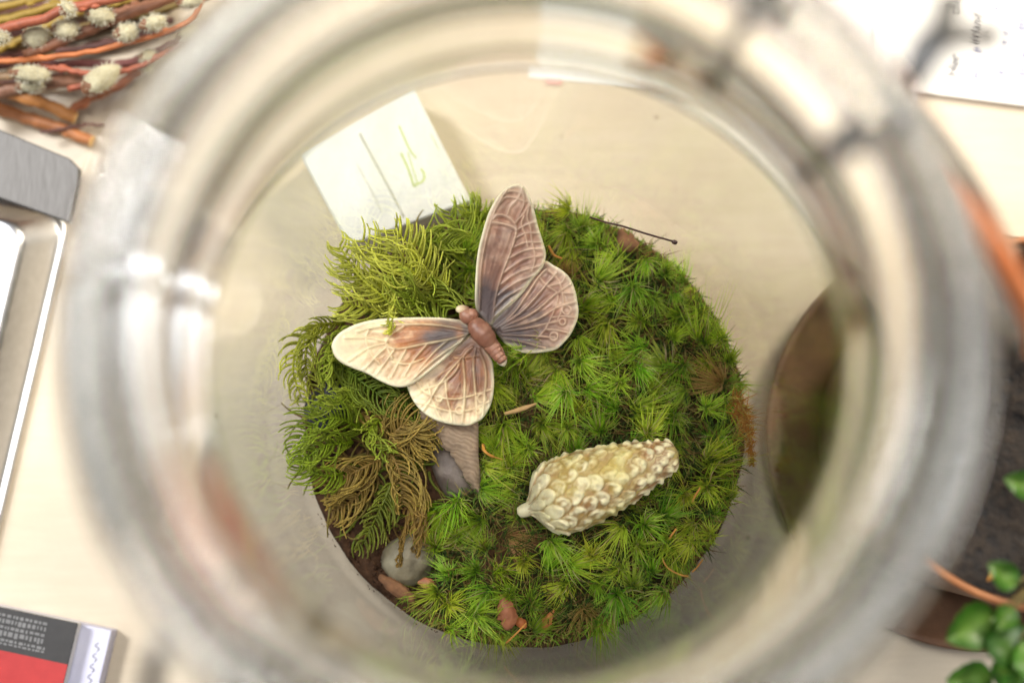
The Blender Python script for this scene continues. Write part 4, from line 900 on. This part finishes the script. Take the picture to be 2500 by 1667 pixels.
def flat_stroke(P, w, z, n=20):
    S = smooth_line(P, n); S = np.c_[S[:, :2], np.full(n, z)]
    V, F = tube(S, w / 2, 6); V[:, 2] = z + (V[:, 2] - z) * 0.12; return V, F
mb = MB()
for P, w in (([(-2.67, 6.39, 1.25), (-2.45, 5.89, 1.25), (-2.30, 5.68, 1.25)], 0.045), ([(-2.62, 5.79, 1.25), (-2.47, 5.45, 1.25), (-2.34, 5.07, 1.25)], 0.05), ([(-2.35, 5.06, 1.25), (-2.27, 5.11, 1.25), (-2.36, 5.43, 1.25), (-2.48, 5.81, 1.25)], 0.03), ([(-2.19, 5.45, 1.25), (-2.12, 5.31, 1.25), (-2.16, 5.17, 1.25), (-2.31, 5.10, 1.25)], 0.05), ([(-1.99, 6.20, 1.25), (-1.81, 5.86, 1.25)], 0.02)):
    mb.add(*flat_stroke(P, w, 1.252))
mb.build('green_mark', M['green_ink'], bl)
mb = MB(); mb.add(*flat_stroke([(-3.51, 6.22, 1.25), (-3.23, 5.70, 1.25), (-2.89, 5.07, 1.25), (-2.55, 4.40, 1.25)], 0.05, 1.251)); mb.add(*flat_stroke([(-3.55, 5.53, 1.25), (-3.22, 4.93, 1.25), (-3.03, 4.53, 1.25)], 0.02, 1.251))
mb.build('groove', M['groove'], bl)

# ------------------------------------------------------------------ papers with writing
def sheet(corner, ang, sx, sy, z, th, name, label):
    """sheet with its lower-left corner at corner, turned by ang degrees"""
    n = 14; V = []
    for i in range(n + 1):
        for j in range(n + 1): V.append((sx * i / n, sy * j / n, 0))
    V = np.array(V); V[:, 2] = z + th + 0.03 * (fbm(V, 0.25, 51) - 0.5)
    B = V.copy(); B[:, 2] -= th; k = len(V); m = n + 1
    F = [[i * m + j, (i + 1) * m + j, (i + 1) * m + j + 1, i * m + j + 1] for i in range(n) for j in range(n)]
    edge = [i * m for i in range(m)] + [n * m + j for j in range(1, m)] + [i * m + n for i in range(n - 1, -1, -1)] + [j for j in range(n - 1, 0, -1)]
    F += [[a + k for a in f[::-1]] for f in F] + [[edge[i] + k, edge[(i + 1) % len(edge)] + k, edge[(i + 1) % len(edge)], edge[i]] for i in range(len(edge))]
    V = rotz(np.vstack([V, B]), ang) + [corner[0], corner[1], 0]
    t = thing(name, (corner[0], corner[1], z), label, 'paper')
    build('page', V, F, M['paper'], t, smooth=False)
    return t
sh1 = sheet((0.10, 7.82, 0)[:2], -5, 8.6, 9, 0.004, 0.02, 'paper_sheet', 'white sheet with red lettering partly under the handwritten page')
sh2 = sheet((7.61, 7.58, 0)[:2], -7.7, 9, 9, 0.06, 0.10, 'paper_sheet', 'white page of blue-black handwriting at the upper right corner')
M['pink_print'] = simple('pink_print', (0.70, 0.40, 0.36), rough=0.7)
def writing(txt, pos, size, ang, z, mat, parent, shear=0.25, name='handwriting', bold=0.0):
    cu = bpy.data.curves.new('t', 'FONT'); cu.body = txt; cu.size = size; cu.shear = shear; cu.resolution_u = 2; cu.offset = bold
    to = bpy.data.objects.new('t', cu); col.objects.link(to); bpy.context.view_layer.update()
    me = bpy.data.meshes.new_from_object(to)
    V = np.array([v.co[:] for v in me.vertices]); F = [list(p.vertices) for p in me.polygons]
    bpy.data.objects.remove(to); bpy.data.meshes.remove(me); bpy.data.curves.remove(cu)
    V[:, :2] += 0.03 * size * (np.c_[vnoise(V, 3 / size, 61), vnoise(V, 3 / size, 62)] - 0.5) * 2
    V = rotz(V, ang) + [pos[0], pos[1], z]
    return build(name, V, F, mat, parent, smooth=False)
Z2 = 0.185
for txt, p, s, mt in (('Her', (9.59, 7.72, 0.2), 0.34, 'ink_black'), ('the', (9.64, 9.15, 0.2), 0.34, 'ink_black'), ('m', (10.06, 7.67, 0.2), 0.26, 'ink_blue'), ('p', (10.10, 8.32, 0.2), 0.26, 'ink_blue'), ('irland', (10.09, 8.50, 0.2), 0.30, 'ink_black'),
                    ('-  k o )  n s', (10.59, 7.53, 0.2), 0.28, 'ink_blue'), ('n  m', (10.57, 9.24, 0.2), 0.26, 'ink_blue'), ('en J', (11.12, 8.76, 0.2), 0.34, 'ink_blue'), ('lo  no', (11.10, 7.73, 0.2), 0.30, 'ink_blue')):
    writing(txt, p, s, 82.3, Z2, M[mt], sh2)
writing('INE', (8.11, 8.97, 0.05), 0.28, 85, 0.046, M['ink_red'], sh1, 0.1, 'red_lettering', 0.012)
writing('I', (0.79, 7.66, 0.05), 0.36, 85, 0.046, M['pink_print'], sh1, 0.0, 'pink_print', 0.05)

# ------------------------------------------------------------------ metal tin and steel bar at the left
def metal_mat(name, c, rough, stretch):
    m, nt, b = new_mat(name); v = coords(nt, stretch)
    n = N(nt, 'ShaderNodeTexNoise', Scale=6.0, Detail=6.0); nt.links.new(v, n.inputs['Vector'])
    nt.links.new(ramp(nt, n.outputs['Fac'], [(0.3, [x * 0.9 for x in c]), (0.7, c)]), b.inputs['Base Color'])
    b.inputs['Metallic'].default_value = 1.0
    mr = N(nt, 'ShaderNodeMapRange'); mr.inputs['To Min'].default_value = rough * 0.8; mr.inputs['To Max'].default_value = rough * 1.3
    nt.links.new(n.outputs['Fac'], mr.inputs['Value']); nt.links.new(mr.outputs['Result'], b.inputs['Roughness'])
    return m
M['tin'] = metal_mat('tin_plate', (0.80, 0.81, 0.83), 0.30, (1, 1, 1))
M['brushed'] = metal_mat('brushed_steel', (0.15, 0.145, 0.14), 0.55, (8, 0.4, 1))
e0, e1_ = np.array((-9.98, 4.40, 0)), np.array((-11.29, -2.25, 0))
uu = (e1_ - e0)[:2]; uu /= np.linalg.norm(uu); vv = np.array([uu[1], -uu[0]])      # vv points left, away from the jar
if vv[0] > 0: vv = -vv
tinL, tinW = 9.0, 8.0
def rrect(inset, z, r=0.7, n=10):
    """rounded rectangle loop in tin coordinates"""
    r = max(0.15, r - inset * 0.3); a0, b0, a1, b1 = -0.4 + inset, inset, tinL - inset, tinW - inset
    L = []
    for (cx, cy2, s) in ((a1 - r, b1 - r, 0), (a0 + r, b1 - r, 90), (a0 + r, b0 + r, 180), (a1 - r, b0 + r, 270)):
        for k in range(n):
            t = rad(s + 90 * k / (n - 1)); L.append((cx + r * math.cos(t), cy2 + r * math.sin(t), z))
    return L
loops = [rrect(i, z) for i, z in ((0.06, 0.0), (0.0, 0.06), (0.0, 0.14), (0.06, 0.19), (0.14, 0.15), (0.17, 0.20), (0.55, 0.95), (0.62, 1.05), (0.70, 1.10), (0.80, 1.08), (1.5, 1.08), (1.56, 1.15), (1.64, 1.15), (1.70, 1.08), (2.2, 1.08))]
nL = len(loops[0]); V = np.array([p for L in loops for p in L])
F = [[i * nL + j, i * nL + (j + 1) % nL, (i + 1) * nL + (j + 1) % nL, (i + 1) * nL + j] for i in range(len(loops) - 1) for j in range(nL)] + [[(len(loops) - 1) * nL + j for j in range(nL)]]
Vw = np.c_[e0[0] + V[:, 0] * uu[0] + V[:, 1] * vv[0], e0[1] + V[:, 0] * uu[1] + V[:, 1] * vv[1], V[:, 2]]
tag(build('metal_tin', Vw, F, M['tin']), 'shiny silver metal tin lid at the left edge of the table', 'tin')
bar = np.array([(-14.96, 7.86, 1.35), (-9.66, 5.65, 1.35), (-9.45, 5.44, 1.35), (-9.45, 5.15, 1.35), (-9.60, 4.26, 1.35), (-15.22, 6.26, 1.35)])
bm = bmesh.new(); lo = [bm.verts.new((x, y, 1.17)) for x, y, z in bar]; hi_ = [bm.verts.new((x, y, 1.40)) for x, y, z in bar]
bm.faces.new(lo); bm.faces.new(hi_[::-1])
for i in range(len(bar)): bm.faces.new([lo[i], hi_[i], hi_[(i + 1) % len(bar)], lo[(i + 1) % len(bar)]])
bmesh.ops.recalc_face_normals(bm, faces=bm.faces[:]); bmesh.ops.bevel(bm, geom=bm.edges[:], offset=0.025, segments=2, profile=0.5, affect='EDGES'); bm.verts.index_update()
V = np.array([v.co[:] for v in bm.verts]); F = [[v.index for v in f.verts] for f in bm.faces]; bm.free()
tag(build('steel_bar', V, F, M['brushed'], smooth=False), 'flat grey brushed steel bar lying across the metal tin', 'bar')

# ------------------------------------------------------------------ black and red booklet on a white pad
M['cover_black'] = simple('black_cover', (0.018, 0.017, 0.017), (0.03, 0.028, 0.028), rough=0.45)
M['cover_red'] = simple('red_cover', (0.42, 0.015, 0.015), (0.50, 0.022, 0.02), rough=0.45)
M['grey_print'] = simple('grey_print', (0.16, 0.16, 0.16), (0.22, 0.22, 0.22), rough=0.5)
M['lilac_paper'] = simple('bluish_paper', (0.62, 0.62, 0.80), (0.70, 0.70, 0.84), scale=0.8, rough=0.8)
b0 = np.array((-9.28, -4.10, 0.9)); bd = np.array((-10.92, -3.76, 0.9)) - b0; bd /= np.linalg.norm(bd); bn = np.array([-bd[1], bd[0], 0])
if bn[1] > 0: bn = -bn
def slab(o, du, dn, lu, ln, z0, z1, bev=0.015):
    V, F = rounded_box(lu, ln, z1 - z0, bev); V = V + [lu / 2 + du, ln / 2 + dn, z0]
    return np.c_[o[0] + V[:, 0] * bd[0] + V[:, 1] * bn[0], o[1] + V[:, 0] * bd[1] + V[:, 1] * bn[1], V[:, 2]], F
pad = thing('paper_pad', (b0[0], b0[1] - 1.5, 0), 'bluish white paper pad under the black and red booklet', 'paper')
build('pages', *slab(b0, -0.62, 0.05, 9, 7, 0.0, 0.5), M['lilac_paper'], pad, smooth=False)
mb = MB()
for q in range(5):
    p = b0 + bd * -0.42 + bn * (0.35 + 0.22 * q)
    mb.add(*flat_stroke([p, p + bd * 0.06 + bn * 0.07, p - bd * 0.04 + bn * 0.12, p + bn * 0.18], 0.02, 0.502, 10))
mb.build('scribble', M['ink_black'], pad)
bk = thing('booklet', (b0[0], b0[1] - 1.5, 0.5), 'booklet with black band, red cover and grey print at the lower left corner', 'book')
build('pages', *slab(b0, 0.02, 0.02, 8.5, 6.5, 0.502, 0.85), M['paper'], bk, smooth=False)
build('cover', *slab(b0, 0, 0, 8.6, 6.6, 0.852, 0.90), M['cover_black'], bk, smooth=False)
build('red_panel', *slab(b0, 0.004, 0.86, 8.59, 5.7, 0.902, 0.906, 0.001), M['cover_red'], bk, smooth=False)
mb = MB()
for row, (dn, h) in enumerate(((0.12, 0.07), (0.22, 0.10), (0.36, 0.07), (0.46, 0.12), (0.62, 0.06), (0.70, 0.04))):
    u0 = 0.55 if row > 3 else 0.62
    while u0 < 2.4:
        l = rng.uniform(0.03, 0.10)
        V, F = slab(b0, u0, dn, l, h * rng.uniform(0.7, 1.0), 0.902, 0.905, 0.0005); mb.add(V, F); u0 += l + rng.uniform(0.02, 0.05)
mb.build('small_print', M['grey_print'], bk, smooth=False)

# ------------------------------------------------------------------ potted plant at the right
M['pot'] = simple('brown_pot', (0.10, 0.05, 0.026), (0.17, 0.085, 0.045), scale=2, rough=0.6, bumps=0.01)
M['pot_rim'] = simple('pot_rim', (0.30, 0.11, 0.04), (0.42, 0.17, 0.06), scale=2, rough=0.5)
M['pot_soil'] = simple('black_potting_soil', (0.006, 0.006, 0.008), (0.035, 0.025, 0.018), scale=5, rough=0.9, bumps=0.12, bump_scale=5)
M['leaf'] = painted('plant_leaf', rough=0.35, spec=0.5, noise=0.2, nscale=4, translucent=0.3, val_var=0.2)
M['leaf_stem'] = simple('leaf_stem', (0.14, 0.12, 0.03), (0.22, 0.15, 0.05), rough=0.5)
pc = np.array([9.55, -0.25, 0.0])
plant = thing('potted_plant', pc, 'small leafy green plant in a brown pot right of the jar', 'plant')
V, F = lathe([(0, 0.22), (3.20, 0.22), (3.26, 0.26), (3.42, 4.9), (3.46, 5.0), (3.46, 5.15), (3.30, 5.15), (3.22, 4.4), (0, 4.3)], 72); build('pot', V + pc, F, M['pot'], plant)
V, F = lathe([(0, 0.02), (4.05, 0.02), (4.28, 0.12), (4.44, 0.62), (4.38, 0.66), (4.26, 0.60), (4.05, 0.2), (0, 0.2)], 72); build('saucer', V + pc, F, M['pot'], plant)
V, F = tube(ring_pts(3.38, 5.2, 73) + pc, 0.07, 10, False); build('pot_rim', V, F, M['pot_rim'], plant)
n = 60; aa = np.arange(n) * 2 * math.pi / n; V = []
for i in range(16):
    for a in aa: V.append((3.24 * i / 15 * math.cos(a), 3.24 * i / 15 * math.sin(a), 0))
V = np.array(V); V[:, 2] = 4.75 + 0.5 * (fbm(V, 2.2, 71) - 0.5); F = [[i * n + j, i * n + (j + 1) % n, (i + 1) * n + (j + 1) % n, (i + 1) * n + j] for i in range(15) for j in range(n)]
build('potting_soil', V + pc, F, M['pot_soil'], plant)
def leaf(p, az, L, Wd, tilt, cols, seed):
    m, k = 14, 9; V = []; t = np.linspace(0, 1, m); u = np.linspace(-1, 1, k); g = np.random.default_rng(seed)
    for ti in t:
        w = Wd / 2 * (math.sin(math.pi * min(1, ti**0.75 * 0.97 + 0.015)))**0.7 * (1 + 0.05 * math.sin(ti * 30 + seed))
        for uj in u: V.append((ti * L, uj * w, 0.18 * L * math.sin(ti * 2.6) * tilt + 0.14 * Wd * uj * uj - 0.03 * math.exp(-(uj / 0.15)**2) + 0.03 * math.sin(8 * ti + 3 * abs(uj))))
    V = np.array(V); F = [[i * k + j, i * k + j + 1, (i + 1) * k + j + 1, (i + 1) * k + j] for i in range(m - 1) for j in range(k - 1)]
    q = len(V); F += [[a + q for a in f[::-1]] for f in F]
    V = np.vstack([V, V - [0, 0, 0.03]]); c = np.tile(lerp(cols[0], cols[1], np.clip(np.abs(np.tile(u, m)) * 1.3, 0, 1)), (2, 1))
    return rotz(V, az) + p, F, c
LG = ((0.16, 0.30, 0.05), (0.05, 0.17, 0.012)); LD = ((0.10, 0.22, 0.03), (0.03, 0.12, 0.010))
hub = pc + [0.6, -1.6, 4.9]
for k, (p, az, L, Wd, cl) in enumerate([((8.14, -3.65, 6.2), 205, 1.15, 0.95, LG), ((8.09, -4.71, 6), 185, 0.95, 0.75, LG), ((8.14, -3.78, 6.4), 290, 1.05, 1.0, LD), ((8.38, -3.14, 6.6), 140, 0.7, 0.55, LG), ((8.33, -3.49, 6.5), 235, 0.6, 0.5, LG), 
                                        ((8.42, -4.04, 6.6), 300, 1.1, 0.9, LG), ((8.39, -4.65, 6.6), 240, 1.0, 0.8, LD), ((9.00, 1.47, 6.4), 190, 1.0, 0.7, LD), ((8.94, -1.54, 6.4), 160, 0.8, 0.6, LG), ((8.31, -4.36, 6), 275, 0.8, 0.7, LG)]):
    V, F, c = leaf(np.array(p), az, L * 0.85, Wd * 0.85, 1.0, cl, k); lf = build('leaf', V, F, M['leaf'], plant, c)
    V, F = tube(smooth_line([hub + rng.normal(0, 0.3, 3) * [1, 1, 0], (hub + np.array(p)) / 2 + [0, 0, 0.5], np.array(p)], 10), 0.026, 6); build('leaf_stalk', V, F, M['leaf_stem'], lf)
for k, p in enumerate(((8.54, -2.95, 5.1), (8.64, -3.05, 5.1), (8.46, -3.01, 5.1))):
    T = np.array([(1, 0, 0), (-0.5, 0.9, 0), (-0.5, -0.9, 0), (0, 0, 1.0)]) * 0.16
    build('bark_crumb', rotz(T, k * 50) + p, [[0, 1, 3], [1, 2, 3], [2, 0, 3], [0, 2, 1]], M['root'], plant, smooth=False)

# ------------------------------------------------------------------ pussy willow twigs at the upper left
M['twig'] = painted('willow_bark', rough=0.5, spec=0.4, noise=0.25, nscale=5, bumps=0.015, bump_scale=7)
M['catkin'] = painted('catkin_fur', rough=0.9, spec=0.1, noise=0.12, nscale=18, bumps=0.03, bump_scale=30, sss=0.1)
M['cut'] = simple('cut_wood', (0.62, 0.36, 0.12), (0.72, 0.46, 0.18), scale=5, rough=0.7)
RED, ORG, BRN, YEL, DRK, TANB = (0.33, 0.095, 0.05), (0.46, 0.15, 0.05), (0.25, 0.11, 0.06), (0.30, 0.20, 0.035), (0.12, 0.05, 0.04), (0.34, 0.22, 0.12)
TW = 'pussy willow twigs in a pile'
def willow(P, r, c, label, catkins=(), cut=False, buds=2):
    S = smooth_line(P, 34); S[:, :2] += 0.012 * rng.normal(0, 1, (34, 2)); t = np.linspace(0, 1, 34)
    o = thing('willow_twig', S.mean(0) * [1, 1, 0] + [0, 0, max(0, S[:, 2].min() - r)], label, 'twig', TW)
    rr_ = r * (1.08 - 0.16 * t + 0.05 * np.sin(t * 23)); V, F = tube(S, rr_, 10)
    cc = lerp(np.array(c) * 0.85, np.array(c) * 1.15, fbm(V, 2.0, 81)); build('stem', V, F, M['twig'], o, cc)
    if cut:
        d = S[-1] - S[-2]; d /= np.linalg.norm(d); V, F = tube([S[-1] - d * 0.01, S[-1] + d * 0.012], r * 0.93, 12); build('cut_end', V, F, M['cut'], o, smooth=False)
    for b in range(buds):
        i = int(rng.integers(6, 30)); az = rng.uniform(0, 6.28); p = S[i] + np.array([math.cos(az) * r, math.sin(az) * r, r * 0.3])
        dd = (S[min(i + 2, 33)] - S[i]); dd /= np.linalg.norm(dd) + 1e-9
        V, F = tube([p - dd * 0.05, p, p + dd * 0.08, p + dd * 0.15], [0.03, 0.06, 0.05, 0.01], 7); build('bud', V, F, M['twig'], o, np.tile(np.array(c) * 1.2, (len(V), 1)))
    for (p, a, b, az) in catkins:
        n, m = 26, 16; U = []
        for i in range(m + 1):
            th_ = math.pi * i / m
            for j in range(n):
                f = 2 * math.pi * j / n; U.append((math.cos(th_), math.sin(th_) * math.cos(f), math.sin(th_) * math.sin(f)))
        U = np.array(U); k = 0.80 + 0.38 * fbm(U + np.array(p), 1.7, 91) + 0.07 * (vnoise(U + np.array(p), 14, 92) - 0.5)
        V = rotz(U * k[:, None] * [a, b, b], az) + np.array(p)
        F = [[i * n + j, i * n + (j + 1) % n, (i + 1) * n + (j + 1) % n, (i + 1) * n + j] for i in range(m) for j in range(n)]
        q = fbm(V, 6, 93); ck = build('catkin', V, F, M['catkin'], o, lerp((0.38, 0.34, 0.22), (0.62, 0.58, 0.40), q * 1.6 - 0.3))
        hd = np.array([math.cos(rad(az)), math.sin(rad(az)), 0.0]); q0 = np.array(p) - hd * a * 0.98
        V, F = tube([q0 - hd * 0.05, q0, q0 + hd * a * 0.30, q0 + hd * a * 0.55], [0.04, b * 0.45, b * 0.80, b * 0.86], 9, False); build('bud_scale', V, F, M['twig'], ck, np.tile((0.22, 0.10, 0.05), (len(V), 1)))
        # soft fur
        g = np.random.default_rng(int(1000 * (p[0] + 20))); fb = MB()
        for z in range(230):
            v = g.normal(0, 1, 3); v /= np.linalg.norm(v); s = rotz(np.array([v * [a, b, b]]) * 0.95, az)[0] + np.array(p); dn = rotz(np.array([v / [a, b, b]]), az)[0]; dn /= np.linalg.norm(dn)
            W_, Fq, tq = blade(s, dn + g.normal(0, 0.4, 3), 0.10, 0.010, 0.1, np.zeros(3), 2); fb.add(W_, Fq, np.tile((0.60, 0.57, 0.44), (len(W_), 1)))
        fb.build('fur', M['catkin'], ck)
    return o
K = 4.126
willow([(-12.52, 7.48, 1.9), (-11.47, 7.58, 1.9), (-10.74, 7.64, 1.9), (-9.59, 7.75, 1.9), (-8.65, 7.94, 1.9), (-7.71, 8.20, 1.9), (-7.09, 8.44, 1.9), (-6.89, 8.74, 1.9), (-6.71, 9.13, 1.9), (-6.57, 9.53, 1.9)], 0.062, ORG, 'long orange-red willow twig arching along the front of the pile', (((-8.34, 8.18, 2.1), 0.25, 0.18, 10), ((-7.76, 8.35, 2.2), 0.27, 0.16, 15), ((-7.11, 8.29, 1.7), 0.24, 0.15, 20)))
willow([(-12.14, 7.83, 2.4), (-10.91, 8.15, 2.4), (-10.09, 8.36, 2.4), (-9.47, 8.59, 2.4), (-8.65, 8.78, 2.4), (-7.41, 9.12, 2.4)], 0.105, RED, 'thick dark red willow twig crossing the top left corner', (((-9.42, 8.48, 2.7), 0.12, 0.17, 40), ((-10.81, 7.91, 2.6), 0.16, 0.12, 0)))
willow([(-10.57, 7.78, 1.8), (-10.09, 7.98, 1.8), (-9.22, 8.35, 1.8), (-8.18, 8.76, 1.8), (-7.55, 9.00, 1.8), (-6.71, 9.34, 1.8)], 0.115, BRN, 'red-brown willow twig rising through the middle of the pile', (((-8.88, 8.53, 2.2), 0.29, 0.22, -10), ((-9.65, 8.28, 2), 0.27, 0.20, 0)))
willow([(-11.34, 7.73, 1.7), (-10.81, 7.70, 1.7), (-10.17, 7.57, 1.7), (-9.32, 7.43, 1.7), (-9.09, 7.36, 1.7)], 0.065, RED, 'thin red willow twig forking down from the orange one', (((-10.39, 7.34, 1.9), 0.41, 0.18, -5), ((-10.50, 7.20, 1.6), 0.30, 0.15, 5)))
willow([(-9.69, 7.13, 1.5), (-9.06, 7.35, 1.5), (-8.64, 7.48, 1.5), (-8.01, 7.72, 1.5), (-7.38, 8.05, 1.5), (-6.54, 8.44, 1.5)], 0.062, RED, 'thin red willow twig on the outer side carrying a wide catkin', (((-8.93, 7.27, 1.8), 0.45, 0.24, 38), ((-8.03, 7.85, 1.5), 0.17, 0.13, 10), ((-8.08, 7.67, 1.3), 0.13, 0.12, 10)))
willow([(-12.12, 7.60, 0.7), (-10.91, 7.13, 1), (-10.32, 6.97, 0.8), (-9.81, 6.75, 0.6)], 0.15, (0.40, 0.17, 0.05), 'thick orange-brown willow twig with a pale cut end', (), True)
willow([(-8.26, 8.01, 0.5), (-8.90, 7.52, 0.5), (-9.55, 7.21, 0.5), (-9.97, 6.92, 0.5)], 0.10, (0.30, 0.10, 0.04), 'red-brown willow twig lying slantwise behind the cut end')
willow([(-12.68, 7.48, 0.35), (-11.56, 7.03, 0.35), (-10.89, 6.80, 0.35), (-10.23, 6.60, 0.35), (-9.49, 6.29, 0.35)], 0.14, (0.36, 0.14, 0.05), 'lowest orange-brown willow twig with a pale cut end near the steel bar', (), True)
willow([(-10.61, 6.45, 0.5), (-10.18, 6.52, 0.5), (-9.57, 6.63, 0.5), (-9.18, 6.58, 0.5)], 0.035, DRK, 'very thin dark twig end below the cut willow twigs', (), False, 0)
willow([(-12.41, 8.49, 1.2), (-11.34, 8.73, 1.2), (-10.49, 8.98, 1.2), (-9.64, 9.22, 1.2), (-8.35, 9.57, 1.2)], 0.085, YEL, 'olive-yellow willow twig just under the thick red one')
willow([(-12.42, 8.82, 1.2), (-11.35, 9.04, 1.2), (-10.61, 9.22, 1.2), (-9.43, 9.51, 1.2)], 0.085, YEL, 'topmost olive-yellow willow twig in the corner')
willow([(-12.19, 7.70, 1.1), (-11.35, 8.14, 1.1), (-10.72, 8.45, 1.1), (-9.98, 8.85, 1.1), (-8.58, 9.25, 1.1), (-7.30, 9.65, 1.1)], 0.075, YEL, 'olive-yellow willow twig passing behind the round catkins', (((-10.31, 8.15, 1.9), 0.26, 0.26, 0),))
willow([(-12.29, 8.17, 0.9), (-11.21, 8.36, 0.9), (-10.13, 8.61, 0.9), (-8.84, 8.87, 0.9), (-7.55, 9.19, 0.9), (-6.47, 9.50, 0.9)], 0.08, (0.16, 0.11, 0.03), 'shaded olive willow twig deep in the pile')
willow([(-12.03, 7.29, 1.5), (-11.18, 7.40, 1.5), (-10.87, 7.45, 1.5), (-10.30, 7.57, 1.5)], 0.10, TANB, 'tan willow twig at the left edge')
willow([(-12.12, 6.99, 1.2), (-11.28, 7.16, 1.2), (-10.85, 7.29, 1.2), (-10.21, 7.36, 1.2), (-9.36, 7.42, 1.2)], 0.15, (0.26, 0.13, 0.08), 'stout brown willow twig at the left edge below the tan one')
willow([(-10.72, 7.77, 1), (-10.18, 7.84, 1), (-8.78, 7.86, 1), (-8.14, 8.03, 1), (-7.50, 8.34, 1), (-6.65, 8.79, 1)], 0.085, (0.17, 0.06, 0.055), 'dark purple-brown willow twig below the orange one', (((-10.20, 7.93, 1.6), 0.17, 0.11, 0),))
willow([(-12.10, 7.93, 0.8), (-11.02, 8.11, 0.8), (-9.72, 8.24, 0.8), (-8.64, 8.46, 0.8), (-7.34, 8.72, 0.8)], 0.08, DRK, 'dark brown willow twig hidden beneath the orange one')
willow([(-12.18, 7.44, 0.5), (-10.88, 7.66, 0.5), (-9.57, 7.75, 0.5), (-8.48, 8.02, 0.5), (-7.40, 8.51, 0.5)], 0.08, DRK, 'lowest dark willow twig along the outer edge of the pile')
willow([(-8.86, 8.76, 1.6), (-8.02, 8.98, 1.6), (-7.18, 9.20, 1.6), (-6.33, 9.51, 1.6)], 0.07, BRN, 'red-brown willow twig with a catkin at the top edge', (((-7.03, 8.90, 2), 0.27, 0.17, 10),))
willow([(-12.29, 8.94, 0.4), (-10.75, 9.24, 0.4), (-9.22, 9.55, 0.4), (-7.90, 9.96, 0.4)], 0.09, (0.13, 0.09, 0.03), 'deep olive willow twig near the table in the corner')
willow([(-12.09, 8.59, 0.3), (-10.54, 8.79, 0.3), (-9.22, 9.01, 0.3), (-7.91, 9.33, 0.3)], 0.09, (0.10, 0.06, 0.03), 'deep brown willow twig near the table under the round catkins')

DEEP = [[(-12.42, 9.43, 0.1), (-10.87, 9.71, 0.1), (-9.31, 10.03, 0.1), (-7.87, 10.49, 0.1)],
        [(-12.37, 9.25, 0.22), (-10.82, 9.59, 0.22), (-9.28, 10.01, 0.22), (-7.85, 10.48, 0.22)],
        [(-12.32, 9.15, 0.34), (-10.78, 9.37, 0.34), (-9.24, 9.69, 0.34), (-7.81, 10.09, 0.34)],
        [(-12.40, 9.11, 0.1), (-10.85, 9.35, 0.1), (-9.30, 9.70, 0.1), (-7.86, 10.17, 0.1)],
        [(-12.35, 8.92, 0.22), (-10.81, 9.31, 0.22), (-9.27, 9.68, 0.22), (-7.84, 10.26, 0.22)],
        [(-12.30, 8.82, 0.34), (-10.76, 9.08, 0.34), (-9.22, 9.32, 0.34), (-7.80, 9.83, 0.34)],
        [(-12.39, 8.77, 0.1), (-10.84, 9.09, 0.1), (-9.29, 9.42, 0.1), (-7.86, 9.96, 0.1)],
        [(-12.34, 8.66, 0.22), (-10.80, 8.90, 0.22), (-9.25, 9.17, 0.22), (-7.82, 9.63, 0.22)],
        [(-12.29, 8.50, 0.34), (-10.76, 8.84, 0.34), (-9.22, 9.04, 0.34), (-7.79, 9.57, 0.34)],
        [(-12.37, 8.46, 0.1), (-10.83, 8.77, 0.1), (-9.28, 9.06, 0.1), (-7.85, 9.62, 0.1)],
        [(-12.32, 8.30, 0.22), (-10.78, 8.62, 0.22), (-9.25, 9.04, 0.22), (-7.82, 9.57, 0.22)],
        [(-12.27, 8.15, 0.34), (-10.74, 8.53, 0.34), (-9.21, 8.85, 0.34), (-7.79, 9.46, 0.34)],
        [(-12.36, 8.11, 0.1), (-10.82, 8.54, 0.1), (-9.28, 8.95, 0.1), (-7.84, 9.47, 0.1)],
        [(-12.31, 8.02, 0.22), (-10.77, 8.26, 0.22), (-9.23, 8.60, 0.22), (-7.81, 9.06, 0.22)],
        [(-12.26, 7.85, 0.34), (-10.73, 8.21, 0.34), (-9.20, 8.55, 0.34), (-7.78, 9.07, 0.34)],
        [(-12.35, 7.83, 0.1), (-10.80, 8.16, 0.1), (-9.26, 8.45, 0.1), (-7.83, 8.95, 0.1)]]
for k in range(0, 16, 2):  # extra bottom twigs, their dark colour stands in for shade in the gaps
    willow(DEEP[k], rng.uniform(0.07, 0.11), ((0.10, 0.06, 0.03), (0.13, 0.08, 0.03), (0.12, 0.045, 0.035))[k % 3], 'added willow twig in the bottom layer, coloured dark for the shade of the pile', (), False, 0)
